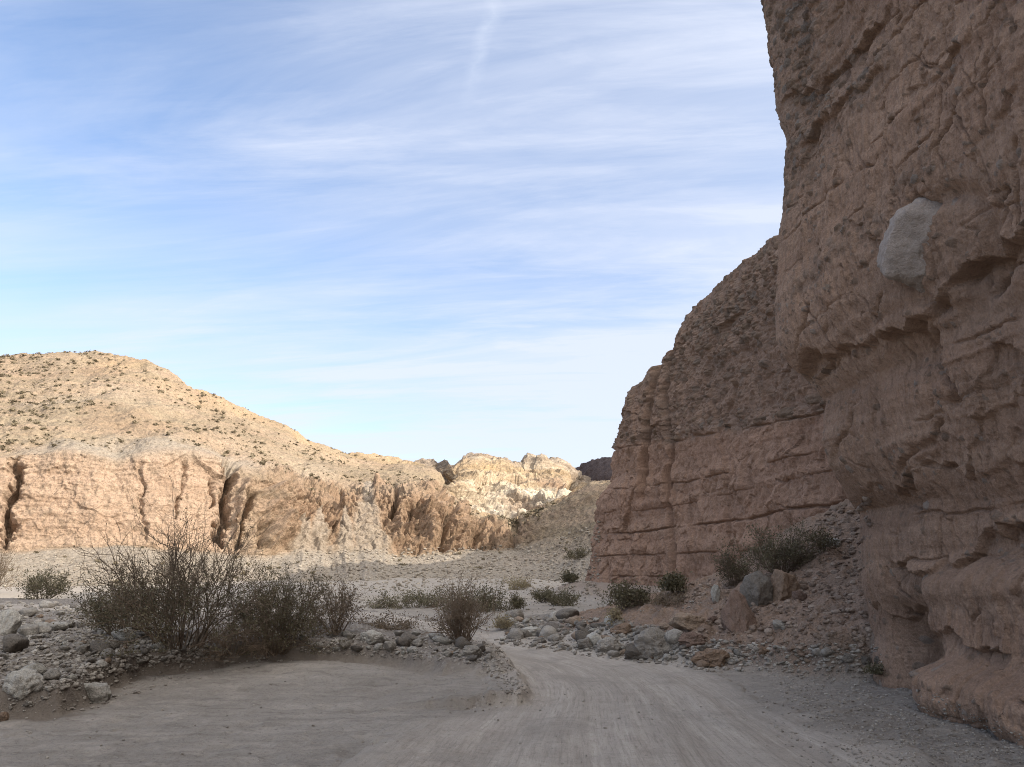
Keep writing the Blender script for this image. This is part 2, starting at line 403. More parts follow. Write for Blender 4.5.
def gz(x, y):
    p = xyz(x, y, 0)
    z = 0.05 * fbm(p * 0.25, 3) + 0.02 * sstep(0, 1, 0) 
    wob = 0.45 * fbm(p * 0.9 + 5, 3)
    ds = poly_sd(x, y, SAND)
    # smooth sand berm: gentle to the near side, a small cut bank against the road
    cut, _ = line_d(x, y, [G(527, 706), G(526, 688), G(512, 668), G(498, 650)])
    soft = sstep(0.4, -3.6, ds); sharp = sstep(0.10, -0.14, ds + 0.25 * wob + 0.16 * fbm(p * 2.6 + 2, 4, 0.6))
    k = sstep(2.0, 0.4, cut)
    z = z + (0.20 + 0.10 * fbm(p * 1.1 + 12, 4, 0.6)) * (soft * (1 - k) + k * (0.75 * sharp + 0.25 * soft))
    dt = poly_sd(x, y, TERR) + wob * 0.6
    tr = sstep(0.10, -0.14, dt)
    left = sstep(1.0, -4.5, x)
    z = z + tr * (0.12 + 0.20 * left) + 0.12 * sstep(-0.8, -1.1, dt + 0.3 * fbm(p * 1.7, 2)) * left
    dc = poly_sd(x, y, COBB) + wob * 0.5
    z = z + 0.12 * sstep(0.4, -0.6, dc)
    # talus cone between the two cliffs
    rho = np.hypot((x - APEX[0]) * 1.0, (y - APEX[1]) * 0.98)
    rho = rho + 0.55 * fbm(p * 0.35 + 9, 3) + 0.25 * wob
    q = np.clip(1 - rho / 9.6, 0, 1)
    tal = 3.5 * (0.75 * q + 0.25 * q * q)
    scarp = sstep(9.4, 9.0, rho + 0.5 * fbm(p * 1.4, 3)) * 0.5 * sstep(3.0, 6.0, x - 0.25 * (y - 12))
    tm = sstep(9.7, 9.0, rho)
    z = z + tal + scarp
    # debris along the foot of the farther cliff
    df, _ = line_d(x, y, [(5.6, 55), (5.0, 50), (7.4, 44), (9.0, 40), (10.2, 33), (11, 28)])
    z = z + 0.9 * sstep(3.6, 0.3, df + wob) 
    # low cut bank on the far side of the wash, and the flats beyond
    z = z + 0.30 * sstep(46.5, 47.3, y + 1.5 * fbm(p * 0.12, 2) + 0.10 * x) * sstep(8, 2, x) 
    z = z + np.clip((y - 75) / 60, 0, 1) * 1.5
    road_d, al = line_d(x, y, ROAD)
    rd = sstep(2.4, 1.5, road_d + wob * 0.3)
    z = z - 0.05 * rd
    # relief: churned sand, gravel, talus rubble
    fine = fbm(p * 3.1, 4)
    rough = 0.012 + 0.05 * np.maximum(tr, 0) + 0.07 * tm + 0.04 * sstep(0.3, -0.3, dc)
    rip = fbm(xyz(x * 1.8 + 0.7 * y, y * 2.8 - 0.5 * x, 0) + 0.6 * fbm(p * 0.7 + 3, 2)[..., None], 5, 0.62)
    z = z + rough * fine * (1 - 0.6 * rd) + 0.030 * rip * (1 - rd) * (1 - tr) * (1 - tm)
    z = z + tm * (0.16 * fbm(p * 0.9 + 31, 4, 0.6, ridged=True) + 0.06 * np.tanh(4 * fbm(p * 2.0 + 3, 3)))
    sandy = (1 - rd) * (1 - tr) * (1 - tm)
    da, db, dr = worley(p * 2.3 + 0.3 * fbm(p * 2, 2)[..., None])
    z = z - sandy * 0.030 * np.clip(1 - (da / 0.42) ** 2, 0, 1) * (dr < 0.35) + sandy * 0.02 * fbm(p * 6.0, 3, 0.6)
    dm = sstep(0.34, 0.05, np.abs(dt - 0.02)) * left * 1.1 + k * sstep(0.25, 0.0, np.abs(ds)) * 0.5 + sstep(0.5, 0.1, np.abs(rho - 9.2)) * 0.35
    near = sstep(3.0, 4.4, x + 0.5 * fbm(p * 0.6, 3)) * sstep(16, 10, y)
    grav = np.clip(tr * 0.9 + sstep(0.2, -0.3, dc) * 0.9 + 0.55 * near * (fbm(p * 1.3, 3) > -0.1), 0, 1)
    pale = sstep(0.5, -0.8, poly_sd(x, y, PALE) + wob) * 0.85 + sstep(35, 45, y) * 0.35
    return z, dict(gravel=grav * (1 - tm), talus=np.clip(tm + sstep(3.2, 1.5, df) , 0, 1), pale=np.clip(pale, 0, 1) * (1 - tm), damp=dm * 0.7), rd

def build_ground():
    a = np.concatenate([np.linspace(-math.pi, -0.78, 70, endpoint=False), np.linspace(-0.78, 0.78, 900, endpoint=False), np.linspace(0.78, math.pi, 70, endpoint=False)])
    r = np.concatenate([[0.0, 0.8, 1.6, 2.4], np.geomspace(3.2, 130, 900), [180, 280, 500, 1000, 2500]])
    A, R = np.meshgrid(a, r, indexing='ij')
    X, Y = R * np.sin(A), R * np.cos(A)
    Z, at, rd = gz(X, Y)
    # small stones half sunk in the gravelly places
    pb, rid = pebbles(xyz(X, Y, 0) * 5.0, 0.6)
    pb2, _ = pebbles(xyz(X, Y, 3.3) * 11.0, 0.7)
    amt = np.clip(at['gravel'] * 1.0 + at['talus'] * 1.2 + 0.04, 0, 1.2) * (1 - rd)
    Z = Z + amt * (0.028 * pb + 0.03 * pb2)
    Z = np.where(R > 140, Z - (R - 140) * 0.004, Z)
    P = xyz(X, Y, Z)
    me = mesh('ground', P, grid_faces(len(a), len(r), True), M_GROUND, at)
    tag(obj('ground', me), 'sandy gravel floor of the desert wash with low banks and a rubble fan', 'ground', None, 'structure')

def build_road():
    # resample the centre line
    pts = ROAD; seg = np.hypot(*(pts[1:] - pts[:-1]).T); cum = np.concatenate([[0], np.cumsum(seg)])
    s = np.concatenate([np.linspace(0, 30, 60, endpoint=False), np.linspace(30, 62, 620), np.linspace(62.2, cum[-1], 80)])
    cx, cy = np.interp(s, cum, pts[:, 0]), np.interp(s, cum, pts[:, 1])
    ker = np.hanning(61); ker /= ker.sum()
    def sm(v):
        w = np.concatenate([np.full(30, v[0]), v, np.full(30, v[-1])]); return np.convolve(w, ker, 'valid')
    cx, cy = sm(cx), sm(cy)
    tx, ty = np.gradient(cx), np.gradient(cy); L = np.hypot(tx, ty); tx, ty = tx / L, ty / L
    u = np.linspace(-2.3, 2.3, 300)
    S, U = np.meshgrid(s, u, indexing='ij')
    wid = 1 + 0.45 * sstep(11.0, 5.5, cy)                 # the track fans out towards the near side
    X = cx[:, None] + ty[:, None] * U * wid[:, None]; Y = cy[:, None] - tx[:, None] * U * wid[:, None]
    Z, _, rd = gz(X, Y)
    wob = 0.6 * fbm(xyz(X, Y, 2) * 0.7, 5, 0.6)
    lip = sstep(2.2, 1.3, np.abs(U) + wob)
    # wheel tracks and many thin tyre lines that wander along the road
    sway = 0.18 * fbm(xyz(S * 0.16, 0, 0), 2)
    trk = 0
    for c0 in (-1.1, -0.35, 0.55, 1.25):
        trk = trk - 0.013 * np.exp(-((U - c0 - sway * (1 + c0)) / 0.17) ** 2) + 0.010 * np.exp(-((np.abs(U - c0 - sway * (1 + c0)) - 0.30) / 0.09) ** 2)
    lines = fbm(xyz((U + sway) * 7.0, S * 0.12, 4), 3)
    brk = 0.3 + 1.2 * sstep(-0.2, 0.4, fbm(xyz(X, Y, 8) * 0.5, 4))
    lugs = 0.005 * np.sin((S + 0.4 * np.abs(U)) * 34) * sstep(0.1, 0.5, fbm(xyz(U * 3 + sway, S * 0.10, 9), 2))
    Z = Z + 0.040 * sstep(0.0, 0.25, lip) + (trk + 0.010 * lines * brk + lugs) * lip + 0.012 * fbm(xyz(X, Y, 5) * 2.5, 4) - 0.03 * sstep(0.2, 0.0, lip)
    P = xyz(X, Y, Z)
    me = mesh('dirt_road', P, grid_faces(len(s), len(u)), M_ROAD, dict(lateral=U * np.sqrt(wid)[:, None] + sway, along=S, edge=1 - lip))
    tag(obj('dirt_road', me), 'packed pale dirt road with tyre lines bending behind the sand bank', 'road', None, 'structure')

# ------------------------------------------------------------------ the two cliffs
NEAR_SIL = [(740, -160), (752, -60), (762, 0), (766, 15), (770, 60), (778, 110), (784, 140), (783, 185), (779, 230), (779, 262), (776, 300), (777, 340), (784, 358), (800, 374), (817, 388), (826, 398), (824, 420), (821, 442), (827, 462), (840, 478), (858, 496), (876, 509), (872, 516), (868, 540), (870, 580), (878, 610), (883, 640), (882, 660), (880, 680), (880, 720)]
_np = at_depth([p[0] for p in NEAR_SIL], [p[1] for p in NEAR_SIL], 12.0)
_o = np.argsort(_np[:, 2])
SIL_Z, SIL_X = _np[_o, 2], _np[_o, 0]
def near_x(z):
    return np.interp(z, SIL_Z, SIL_X)

def near_yz(px, py):
    """where the line of sight through a pixel meets the near cliff: (Y, z)"""
    X = 5.4
    d = ray(px, py)
    for _ in range(12):
        k = X / d[0]; Y, z = d[1] * k, H + d[2] * k
        X = 0.5 * X + 0.5 * (float(near_x(z)) + 0.18)
    return Y, z

def tapered(al, a=0.12):
    return sstep(0, a, al) * sstep(1, 1 - a, al)

def ledge(Yc, Z, pts, depth, below, lip=0.05):
    """a bed that juts out over the softer bed under it; POINTS in (Y, z)"""
    pts = np.array(sorted(pts)); zl = np.interp(Yc, pts[:, 0], pts[:, 1])
    q = xyz(Yc, pts[0, 1], 0.35 * Z)
    zl = zl + 0.16 * fbm(q * 1.1, 2) + 0.10 * np.tanh(4 * fbm(q * 2.6 + 7, 2)) + 0.05 * fbm(q * 8 + 3, 3)
    depth = depth * (0.30 + 0.75 * sstep(-0.35, 0.35, fbm(q * 1.6 + 19, 3)))
    t = np.clip((Yc - pts[0, 0]) / (pts[-1, 0] - pts[0, 0]), -0.2, 1.2)
    tp = sstep(-0.02, 0.12, t) * sstep(1.02, 0.9, t)
    dz = zl - Z
    return -depth * tp * np.where(dz > 0, np.exp(-dz / below) * sstep(0, lip, dz), 0) + 0.22 * depth * tp * np.where(dz <= 0, np.exp(dz / (below * 0.7)), 0)

def build_near_cliff():
    plan = np.array([[9, -60], [8.0, -30], [6.6, -12], [5.9, 0], [5.75, 5], [5.68, 9], [5.55, 11.0], [5.45, 12.0], [5.75, 12.9], [6.8, 14.2], [9, 16.2], [13, 18.2], [22, 20], [40, 22]], float)
    seg = np.hypot(*(plan[1:] - plan[:-1]).T); cum = np.concatenate([[0], np.cumsum(seg)])
    c = cum[7]
    s = np.concatenate([np.linspace(0, c - 16, 40, endpoint=False), np.linspace(c - 16, c - 5.6, 130, endpoint=False), np.linspace(c - 5.6, c + 2.6, 560, endpoint=False), np.linspace(c + 2.6, cum[-1], 60)])
    z = np.concatenate([np.linspace(-0.8, 12.8, 960, endpoint=False), np.linspace(12.8, 22, 160)])
    px, py = np.interp(s, cum, plan[:, 0]), np.interp(s, cum, plan[:, 1])
    def sm(v, w=9):
        k = np.hanning(w); k /= k.sum(); e = np.concatenate([np.full(w // 2, v[0]), v, np.full(w // 2, v[-1])]); return np.convolve(e, k, 'valid')
    px, py = sm(px, 41), sm(py, 41)
    tx, ty = np.gradient(px), np.gradient(py); L = np.hypot(tx, ty)
    nx, ny = sm(-ty / L, 31), sm(tx / L, 31)
    S, Z = np.meshgrid(s, z, indexing='ij')
    Yc = np.broadcast_to(py[:, None], S.shape)
    rel = S - c
    D = 5.45 - near_x(Z)                    # how far the face stands out at this height
    Dm = 5.45 - np.interp(Z, SIL_Z, np.convolve(np.concatenate([np.full(3, SIL_X[0]), SIL_X, np.full(3, SIL_X[-1])]), np.ones(7) / 7, 'valid'))
    w = np.exp(-np.clip(-rel - 0.3, 0, None) / 1.6)
    D = D * w + Dm * (1 - w) * 0.85
    p = xyz(px[:, None] + 0 * Z, Yc, Z)
    dip = Z - 0.03 * (12 - Yc)
    d = np.zeros_like(Z)
    # broad swells, upright flutes and beds
    d += 0.26 * fbm(p * (0.35, 0.35, 0.28), 3) * sstep(0, -2.5, rel) + 0.05 * fbm(p * 0.9 + 3, 3)
    fl = fbm(p * (1.5, 1.5, 0.33) + xyz(0, 0, 0.6 * fbm(p * 0.7, 2)), 4, 0.55, ridged=True)
    d += 0.05 * fl
    fl2 = fbm(p * (5.5, 5.5, 0.9) + 31, 4, 0.6)
    d += 0.036 * fl2
    warp = dip + 0.16 * fbm(p * 0.55 + 8, 3)
    bed = fbm(xyz(0 * Z + 3.7, 0 * Z, warp * 1.5), 3)
    st = np.tanh(4 * bed)
    d += 0.065 * st * (0.45 + 0.55 * sstep(-0.2, 0.4, fbm(p * 0.5 + 20, 2)))
    d += 0.016 * fbm(p * (3.2, 3.2, 2.0), 4, 0.55)
    d += 0.006 * fbm(p * 14.0, 3, 0.6)
    # spalled plates with ragged rims, rough matrix
    calm = 0.35 + 0.9 * sstep(-0.25, 0.35, fbm(p * 0.55 + 44, 3))
    wp = p + 0.22 * xyz(fbm(p * 1.3 + 11, 3), fbm(p * 1.3 + 23, 3), fbm(p * 1.3 + 37, 3))
    d += 0.025 * np.tanh(5 * fbm(wp * (1.1, 1.1, 0.5) + 40, 4, 0.5)) + calm * 0.013 * np.tanh(6 * fbm(wp * (2.6, 2.6, 1.5) + 71, 4, 0.6))
    d += calm * (0.013 * np.tanh(5 * fbm(wp * (6.5, 6.5, 2.4) + 91, 3, 0.6)) + 0.011 * fbm(p * 9.0, 4, 0.65, ridged=True))
    fw = p + 0.10 * xyz(fbm(p * 2.3 + 11, 3), fbm(p * 2.3 + 23, 3), fbm(p * 2.3 + 37, 3))
    fm = 0.4 + 0.8 * sstep(-0.3, 0.3, fbm(p * 0.5 + 14, 3))
    d += fm * (0.105 * facets(fw * (0.8, 0.8, 0.36) + 3) + 0.030 * facets(fw * (2.2, 2.2, 0.8) + 9)) + calm * 0.012 * facets(fw * (6.0, 6.0, 2.6) + 5)
    d += 0.034 * fbm(p * (12, 12, 1.2) + 0.5 * fbm(p * 1.5, 2)[..., None], 3, 0.55, ridged=True) * (1.3 - 0.6 * calm)
    a, b, r = worley(wp * (2.6, 2.6, 0.8) + 140)
    d -= 0.06 * np.exp(-((b - a) / 0.028) ** 2) * sstep(0.0, 0.4, fbm(p * 1.1 + 76, 2)) * sstep(0, -0.8, rel)
    a, b, r = worley(wp * (1.3, 1.3, 0.55) + 40)
    d -= 0.10 * np.exp(-((b - a) / 0.028) ** 2) * sstep(0.0, 0.35, fbm(p * 0.8 + 66, 2)) * sstep(0, -0.8, rel)
    YZ = lambda pts: [near_yz(*q) for q in pts]
    # the ledges and cracks of this face
    d += ledge(Yc, Z, YZ([(806, 372), (838, 362), (865, 346), (889, 325), (905, 311), (930, 285), (957, 262), (991, 222), (1030, 198)]), 0.30, 0.40)
    d += ledge(Yc, Z, YZ([(895, 556), (930, 570), (955, 556), (979, 542), (1030, 522)]), 0.42, 0.42, 0.07)
    d += ledge(Yc, Z, YZ([(868, 492), (900, 482), (936, 470), (970, 474), (1030, 446)]), 0.16, 0.22)
    d += ledge(Yc, Z, YZ([(869, 600), (890, 606), (915, 612), (940, 600)]), 0.20, 0.16)
    d += ledge(Yc, Z, YZ([(790, 100), (825, 82), (855, 57), (889, 14), (905, -20)]), 0.22, 0.22)
    d += ledge(Yc, Z, YZ([(810, 140), (830, 120), (866, 83), (885, 60)]), 0.16, 0.16)
    d += ledge(Yc, Z, YZ([(895, 86), (940, 52), (965, 20)]), 0.12, 0.2)
    d += ledge(Yc, Z, YZ([(960, 110), (985, 96), (1030, 80)]), 0.10, 0.15)
    d += ledge(Yc, Z, YZ([(900, 455), (935, 430), (975, 395), (1030, 360)]), 0.10, 0.2)
    d += ledge(Yc, Z, YZ([(955, 640), (985, 632), (1030, 640)]), 0.18, 0.2)
    jx1 = 0.20 * fbm(p * 1.7 + 60, 5, 0.6); jx2 = 0.15 * fbm(p * 1.9 + 80, 4, 0.6); wv = 0.35 + 0.9 * sstep(-0.4, 0.4, fbm(p * 2.5 + 5, 3))
    def crack(pts, width, depth):
        nonlocal d
        q = YZ(pts)
        dd, al = line_d(Yc + jx1, Z + jx2, q)
        d -= depth * np.exp(-(dd / (width * wv)) ** 2) * tapered(al, 0.3)
    crack([(922, 312), (930, 345), (943, 383), (938, 402), (926, 398)], 0.09, 0.30)
    crack([(926, 398), (920, 440), (905, 480)], 0.06, 0.10)
    crack([(862, 395), (852, 430), (846, 470)], 0.07, 0.12)
    crack([(896, 182), (893, 200), (888, 222)], 0.12, 0.14)
    crack([(905, 160), (925, 120), (945, 90)], 0.05, 0.10)
    crack([(960, 180), (948, 220)], 0.07, 0.15)
    crack([(972, 300), (985, 270), (1000, 255)], 0.10, 0.22)
    crack([(890, 560), (905, 590), (915, 604)], 0.07, 0.16)
    crack([(940, 590), (950, 640), (960, 670)], 0.10, 0.14)
    crack([(812, 384), (818, 360), (830, 350)], 0.13, 0.40)
    crack([(903, 608), (908, 612)], 0.13, 0.45)
    # socket round the big grey boulder
    by, bz = near_yz(912, 252)
    e = ((Yc - by) / 0.85) ** 2 + ((Z - bz) / 0.75) ** 2
    d -= 0.10 * np.exp(-e) + 0.14 * np.exp(-((np.sqrt(e) - 0.85) / 0.16) ** 2)
    # foot: low rounded block that stands out, and a scoured hollow beside it
    blk = sstep(10.45, 10.1, Yc + 0.25 * fbm(p * 1.3, 2)) * sstep(0.62, 0.38, Z + 0.10 * fbm(p * 1.5 + 4, 3))
    d += 0.22 * blk + 0.34 * sstep(11.0, 10.2, Yc + 0.3 * fbm(p * 0.9 + 6, 3)) * sstep(1.95, 1.45, Z + 0.15 * fbm(p * 1.2 + 8, 3)) * sstep(-0.3, 0.7, Z + 0.3)
    d -= 1.05 * np.exp(-((Yc - 11.15) / 0.75) ** 2) * sstep(1.5, 0.1, Z) * (1 - blk)
    d += 0.15 * sstep(1.2, 0.0, Z) * sstep(-1.6, -2.4, rel)
    # pebbly beds at the upper corner
    cg = np.clip(sstep(6.8, 8.6, Z) * sstep(-2.3, -0.4, rel + 0.28 * (Z - 9.5) + 0.6 * fbm(p * 0.8, 3)), 0, 1)
    for (ly, lz) in (YZ([(825, 100), (850, 75), (866, 83)])): 
        cg = np.maximum(cg, 0.8 * np.exp(-((Yc - ly) / 0.7) ** 2 - ((Z - lz) / 0.3) ** 2))
    cg2 = np.clip(0.7 * sstep(0.25, 0.45, fbm(xyz(Yc * 0.2, 0, warp * 0.9) + 77, 2)), 0, 1)
    cg = np.maximum(cg, cg2 * 0.5)
    sp, srid = pebbles(p * 8.0 + 50, 0.05)
    sp2, srid2 = pebbles(p * 15.0 + 20, 0.03 + 0.22 * (fbm(p * 0.7 + 61, 3) > 0.2))
    d += 0.055 * sp + 0.028 * sp2
    ph = warp * 1.7 + 0.35 * fbm(p * 0.9 + 2, 4)
    gr = np.abs(ph - np.round(ph)) / 1.7
    d -= 0.06 * np.exp(-(gr / 0.018) ** 2) * sstep(0.0, 0.3, fbm(xyz(Yc * 0.7, np.round(ph) * 3.1, 0), 3))
    ln = fbm(xyz(0 * Z + 2.2, Yc * 0.10, warp * 4.5), 3)
    d += 0.028 * np.tanh(5 * ln) * sstep(-0.1, 0.35, fbm(p * 0.6 + 90, 2)) * sstep(-0.3, 0.3, -calm + 0.9)
    pb, rid = pebbles(p * 6.0 + 0.2 * fbm(p * 3, 2)[..., None], 0.7)
    pb2, rid2 = pebbles(p * 13.0, 0.7)
    d += cg * (0.085 * pb + 0.035 * pb2)
    fade = 0.45 + 0.55 * sstep(0.0, -1.0, rel)      # keep the corner's outline
    d = d * fade
    X = px[:, None] + nx[:, None] * (D + d); Y = py[:, None] + ny[:, None] * (D * 0.15 + d)
    Y = np.where(rel > -0.8, py[:, None] + ny[:, None] * (d + 0.0 * D), Y)
    k = sstep(-1.8, -0.6, rel); 
    Y = py[:, None] + ny[:, None] * (d + D * 0.15 * (1 - k))
    X = np.where(rel > 0, px[:, None] + nx[:, None] * d - D * np.exp(-np.clip(rel, 0, None) / 1.4), px[:, None] - np.abs(nx[:, None]) * (D + d))
    # top of the face leans back into the hill
    back = sstep(19.5, 22, Z) * 2.0
    P = xyz(X + back, Y, Z + 0.3 * fbm(p * 0.6, 2) * sstep(19, 21, Z))
    # close the top
    top = P[:, -1:, :] + np.array([6, 0, 1.0]); P = np.concatenate([P, top, top + np.array([30, 0, 2])], 1)
    ext = lambda v: np.concatenate([v, v[:, -1:], v[:, -1:]], 1)
    stain = np.clip(0.30 * np.exp(-(((Yc - by) / 0.8) ** 2 + ((Z - bz + 0.3) / 0.8) ** 2)), 0, 1) + 0.35 * sstep(0.3, 0.6, fbm(p * 0.7 + 55, 4))
    me = mesh('near_cliff', P, grid_faces(P.shape[0], P.shape[1]), M_NEAR, dict(cong=ext(np.clip(cg * (pb > 0.08) + 0.3 * cg + 0.75 * (sp > 0.12) + 0.7 * (sp2 > 0.15), 0, 1)), stone=ext(np.where(sp > 0.12, (srid * 53.7) % 1.0, np.where(sp2 > 0.15, (srid2 * 91.3) % 1.0, rid))), stain=ext(stain)))
    tag(obj('cliff', me), 'towering brown mudstone cliff overhanging the road, with a grey boulder set in it', 'cliff', None, 'structure')

MID_PLAN = np.array([[60, 80], [34, 73], [15, 66], [8.5, 59.5], [6.0, 54.5], [5.25, 51], [5.7, 48.5], [7.2, 45.0], [8.3, 42.9], [8.75, 41.7], [8.95, 41.0], [9.3, 39.8], [9.9, 36.0], [10.5, 32], [11.0, 28], [11.4, 25], [12.4, 21], [15, 17], [24, 15]], float)
def build_mid_cliff():
    plan = MID_PLAN
    seg = np.hypot(*(plan[1:] - plan[:-1]).T); cum = np.concatenate([[0], np.cumsum(seg)])
    s = np.concatenate([np.linspace(0, cum[3], 60, endpoint=False), np.linspace(cum[3], cum[6], 220, endpoint=False), np.linspace(cum[6], cum[11], 260, endpoint=False), np.linspace(cum[11], cum[16], 420, endpoint=False), np.linspace(cum[16], cum[-1], 40)])
    px, py = np.interp(s, cum, plan[:, 0]), np.interp(s, cum, plan[:, 1])
    def sm(v, w):
        k = np.hanning(w); k /= k.sum(); e = np.concatenate([np.full(w // 2, v[0]), v, np.full(w // 2, v[-1])]); return np.convolve(e, k, 'valid')
    px, py = sm(px, 25), sm(py, 25)
    tx, ty = np.gradient(px), np.gradient(py); L = np.hypot(tx, ty)
    nx, ny = sm(ty / L, 51), sm(-tx / L, 51)
    Lh = np.hypot(nx, ny); nx, ny = nx / Lh, ny / Lh
    top = np.interp(s, cum[[0, 2, 4, 5, 6, 7, 8, 9, 10, 12, 13, 15, 18]], [13.5, 13.0, 12.8, 12.6, 12.6, 13.0, 14.8, 15.9, 16.4, 16.9, 16.6, 16.0, 16])
    t = np.linspace(0, 1, 620)
    S, T = np.meshgrid(s, t, indexing='ij')
    Z = -0.5 + T * (top[:, None] + 0.5)
    p = xyz(px[:, None] + 0 * Z, py[:, None] + 0 * Z, Z)
    dip = Z - 0.105 * (py[:, None] - 42) * sstep(4.6, 8.2, Z) * sstep(22, 26, py[:, None])
    warp = dip + 0.25 * fbm(p * 0.25 + 8, 3)
    # lower beds upright, the pebbly upper beds set back
    setb = np.interp(dip, [-1, 0, 3.8, 4.1, 8.6, 9.0, 10, 13, 16, 20], [-0.45, -0.3, -0.05, 0.05, 0.20, 0.35, 0.45, 0.85, 1.45, 2.3])
    tipk = np.where(S < cum[5] + 0.5, np.exp(-((S - cum[5] - 0.5) / 8.0) ** 2), np.exp(-((S - cum[5] - 0.5) / 3.2) ** 2))
    setb = setb + tipk * np.interp(Z, [0, 2.5, 6.3, 7.6, 10, 13.5], [-0.2, 0.05, 0.65, 1.75, 1.85, 2.1])
    d = -setb
    soft = sstep(9.2, 8.4, dip)
    d += 0.45 * fbm(p * 0.16 + 2, 3) + 0.16 * fbm(p * 0.55 + 6, 3)
    d += 0.13 * fbm(p * (0.9, 0.9, 0.22) + 15, 4, 0.55, ridged=True)
    bed = fbm(xyz(0 * Z + 1.7, 0 * Z, warp * 0.8), 4)
    d += 0.07 * np.tanh(4 * bed) * sstep(-0.3, 0.4, fbm(p * 0.3 + 13, 3))
    wp = p + 0.5 * xyz(fbm(p * 0.6 + 11, 3), fbm(p * 0.6 + 23, 3), fbm(p * 0.6 + 37, 3))
    d += 0.10 * np.tanh(7 * fbm(wp * (0.5, 0.5, 0.33) + 40, 5, 0.6)) + 0.05 * np.tanh(6 * fbm(wp * (1.4, 1.4, 0.8) + 71, 4, 0.6)) + 0.035 * fbm(p * (6, 6, 2.0), 4, 0.65)
    d += 0.10 * fbm(p * 1.6, 5, 0.6)
    d += 0.045 * fbm(p * 5.0, 4, 0.62)
    d += 0.22 * facets(wp * (0.34, 0.34, 0.2)) + 0.10 * facets(wp * (1.0, 1.0, 0.55) + 9) + 0.04 * facets(wp * (2.6, 2.6, 1.3) + 9)
    # parting planes that show as dark lines
    for z0, dep, th in ((2.6, 0.16, 0.04), (3.95, 0.22, 0.05), (6.4, 0.14, 0.04), (8.75, 0.16, 0.05), (1.4, 0.14, 0.05), (5.2, 0.08, 0.03)):
        zz = dip + 0.22 * fbm(xyz(S * 0.22, z0 * 3, 0), 3) + 0.07 * fbm(p * 1.8, 3) - z0
        m = sstep(-0.30, 0.15, fbm(xyz(S * 0.30, z0 * 7, 3), 3) + (0.10 if z0 == 3.95 else -0.04))
        d -= dep * m * np.exp(-(zz / th) ** 2)
        d += 0.10 * m * np.exp(-((zz - 0.30) / 0.3) ** 2) * sstep(-0.02, 0.05, zz)
    # joints: upright cracks through the lower beds
    a, b, r = worley(xyz(S * 0.42, Z * 0.16, 0) + 0.35 * fbm(p * 0.6, 3)[..., None] + 12)
    d -= 0.14 * np.exp(-((b - a) / 0.03) ** 2) * soft * (r > 0.45)
    d += 0.12 * (r - 0.5) * soft
    # the deep chimney that splits off the far buttress
    sc = cum[9] + 0.25 * np.sin(Z * 0.9) + 0.35 * fbm(xyz(0, 0, Z * 0.5), 2) - 0.12 * (Z - 4)
    d -= 1.3 * np.exp(-((S - sc) / 0.20) ** 2) * (0.5 + 0.7 * sstep(-0.3, 0.3, fbm(p * 0.6 + 3, 2)))
    sc2 = cum[7] + 0.5 + 0.1 * (Z - 6)
    sc2 = sc2 + 0.4 * fbm(xyz(0, S * 0.1, Z * 0.7), 3)
    d -= 1.7 * np.exp(-((S - sc2) / 0.26) ** 2) * sstep(5.0, 7.5, Z)
    # pebbly beds
    u = warp
    u = u + 0.5 * fbm(p * 0.5 + 3, 4)
    cg = sstep(8.5, 9.1, u) * sstep(9.9, 9.5, u) * 0.9 + sstep(9.6, 10.2, u) * 0.35 + sstep(12.2, 13.2, u) * 0.5
    cg = np.clip(cg + 0.25 * sstep(8.7, 9.0, u) + 0.35 * sstep(9.5, 11, u) * (fbm(xyz(S * 0.1, 0, u * 2.2) + 7, 3) > 0.1), 0, 1)
    pb, rid = pebbles(p * 2.3 + 0.25 * fbm(p * 1.4, 2)[..., None], 0.6)
    pb2, _ = pebbles(p * 5.2, 0.75)
    d += cg * (0.22 * pb + 0.13 * pb2 + 0.22 * fbm(p * 1.8, 4, 0.65))
    d = d + (-setb - d) * 0.55 * sstep(0.9, 1.0, T)
    X = px[:, None] + nx[:, None] * d; Y = py[:, None] + ny[:, None] * d
    Zt = Z + sstep(0.93, 1.0, T) * (0.35 * fbm(p * 0.5, 3) + 0.08 * pb)
    P = xyz(X, Y, Zt)
    n3 = np.stack([nx, ny, 0 * nx], -1)[:, None, :]
    e1 = P[:, -1:, :] - n3 * 3 + np.array([0, 0, 0.8]); e2 = e1 - n3 * 10 + np.array([0, 0, 1.0])
    P = np.concatenate([P, e1, e2], 1)
    ext = lambda v: np.concatenate([v, v[:, -1:], v[:, -1:]], 1)
    stain = 0.25 * sstep(0.2, 0.5, fbm(p * 0.35 + 55, 4)) + 0.32 * sstep(8.0, 10.2, u + 1.6 * fbm(p * (0.3, 0.3, 0.8), 4))
    me = mesh('far_cliff', P, grid_faces(P.shape[0], P.shape[1]), M_MID, dict(cong=ext(np.clip(cg * (0.35 + 0.65 * (pb > 0.06)), 0, 1)), stone=ext(rid), stain=ext(stain)))
    tag(obj('cliff', me), 'layered reddish cliff with pebbly upper beds, standing behind the rubble slope', 'cliff', None, 'structure')

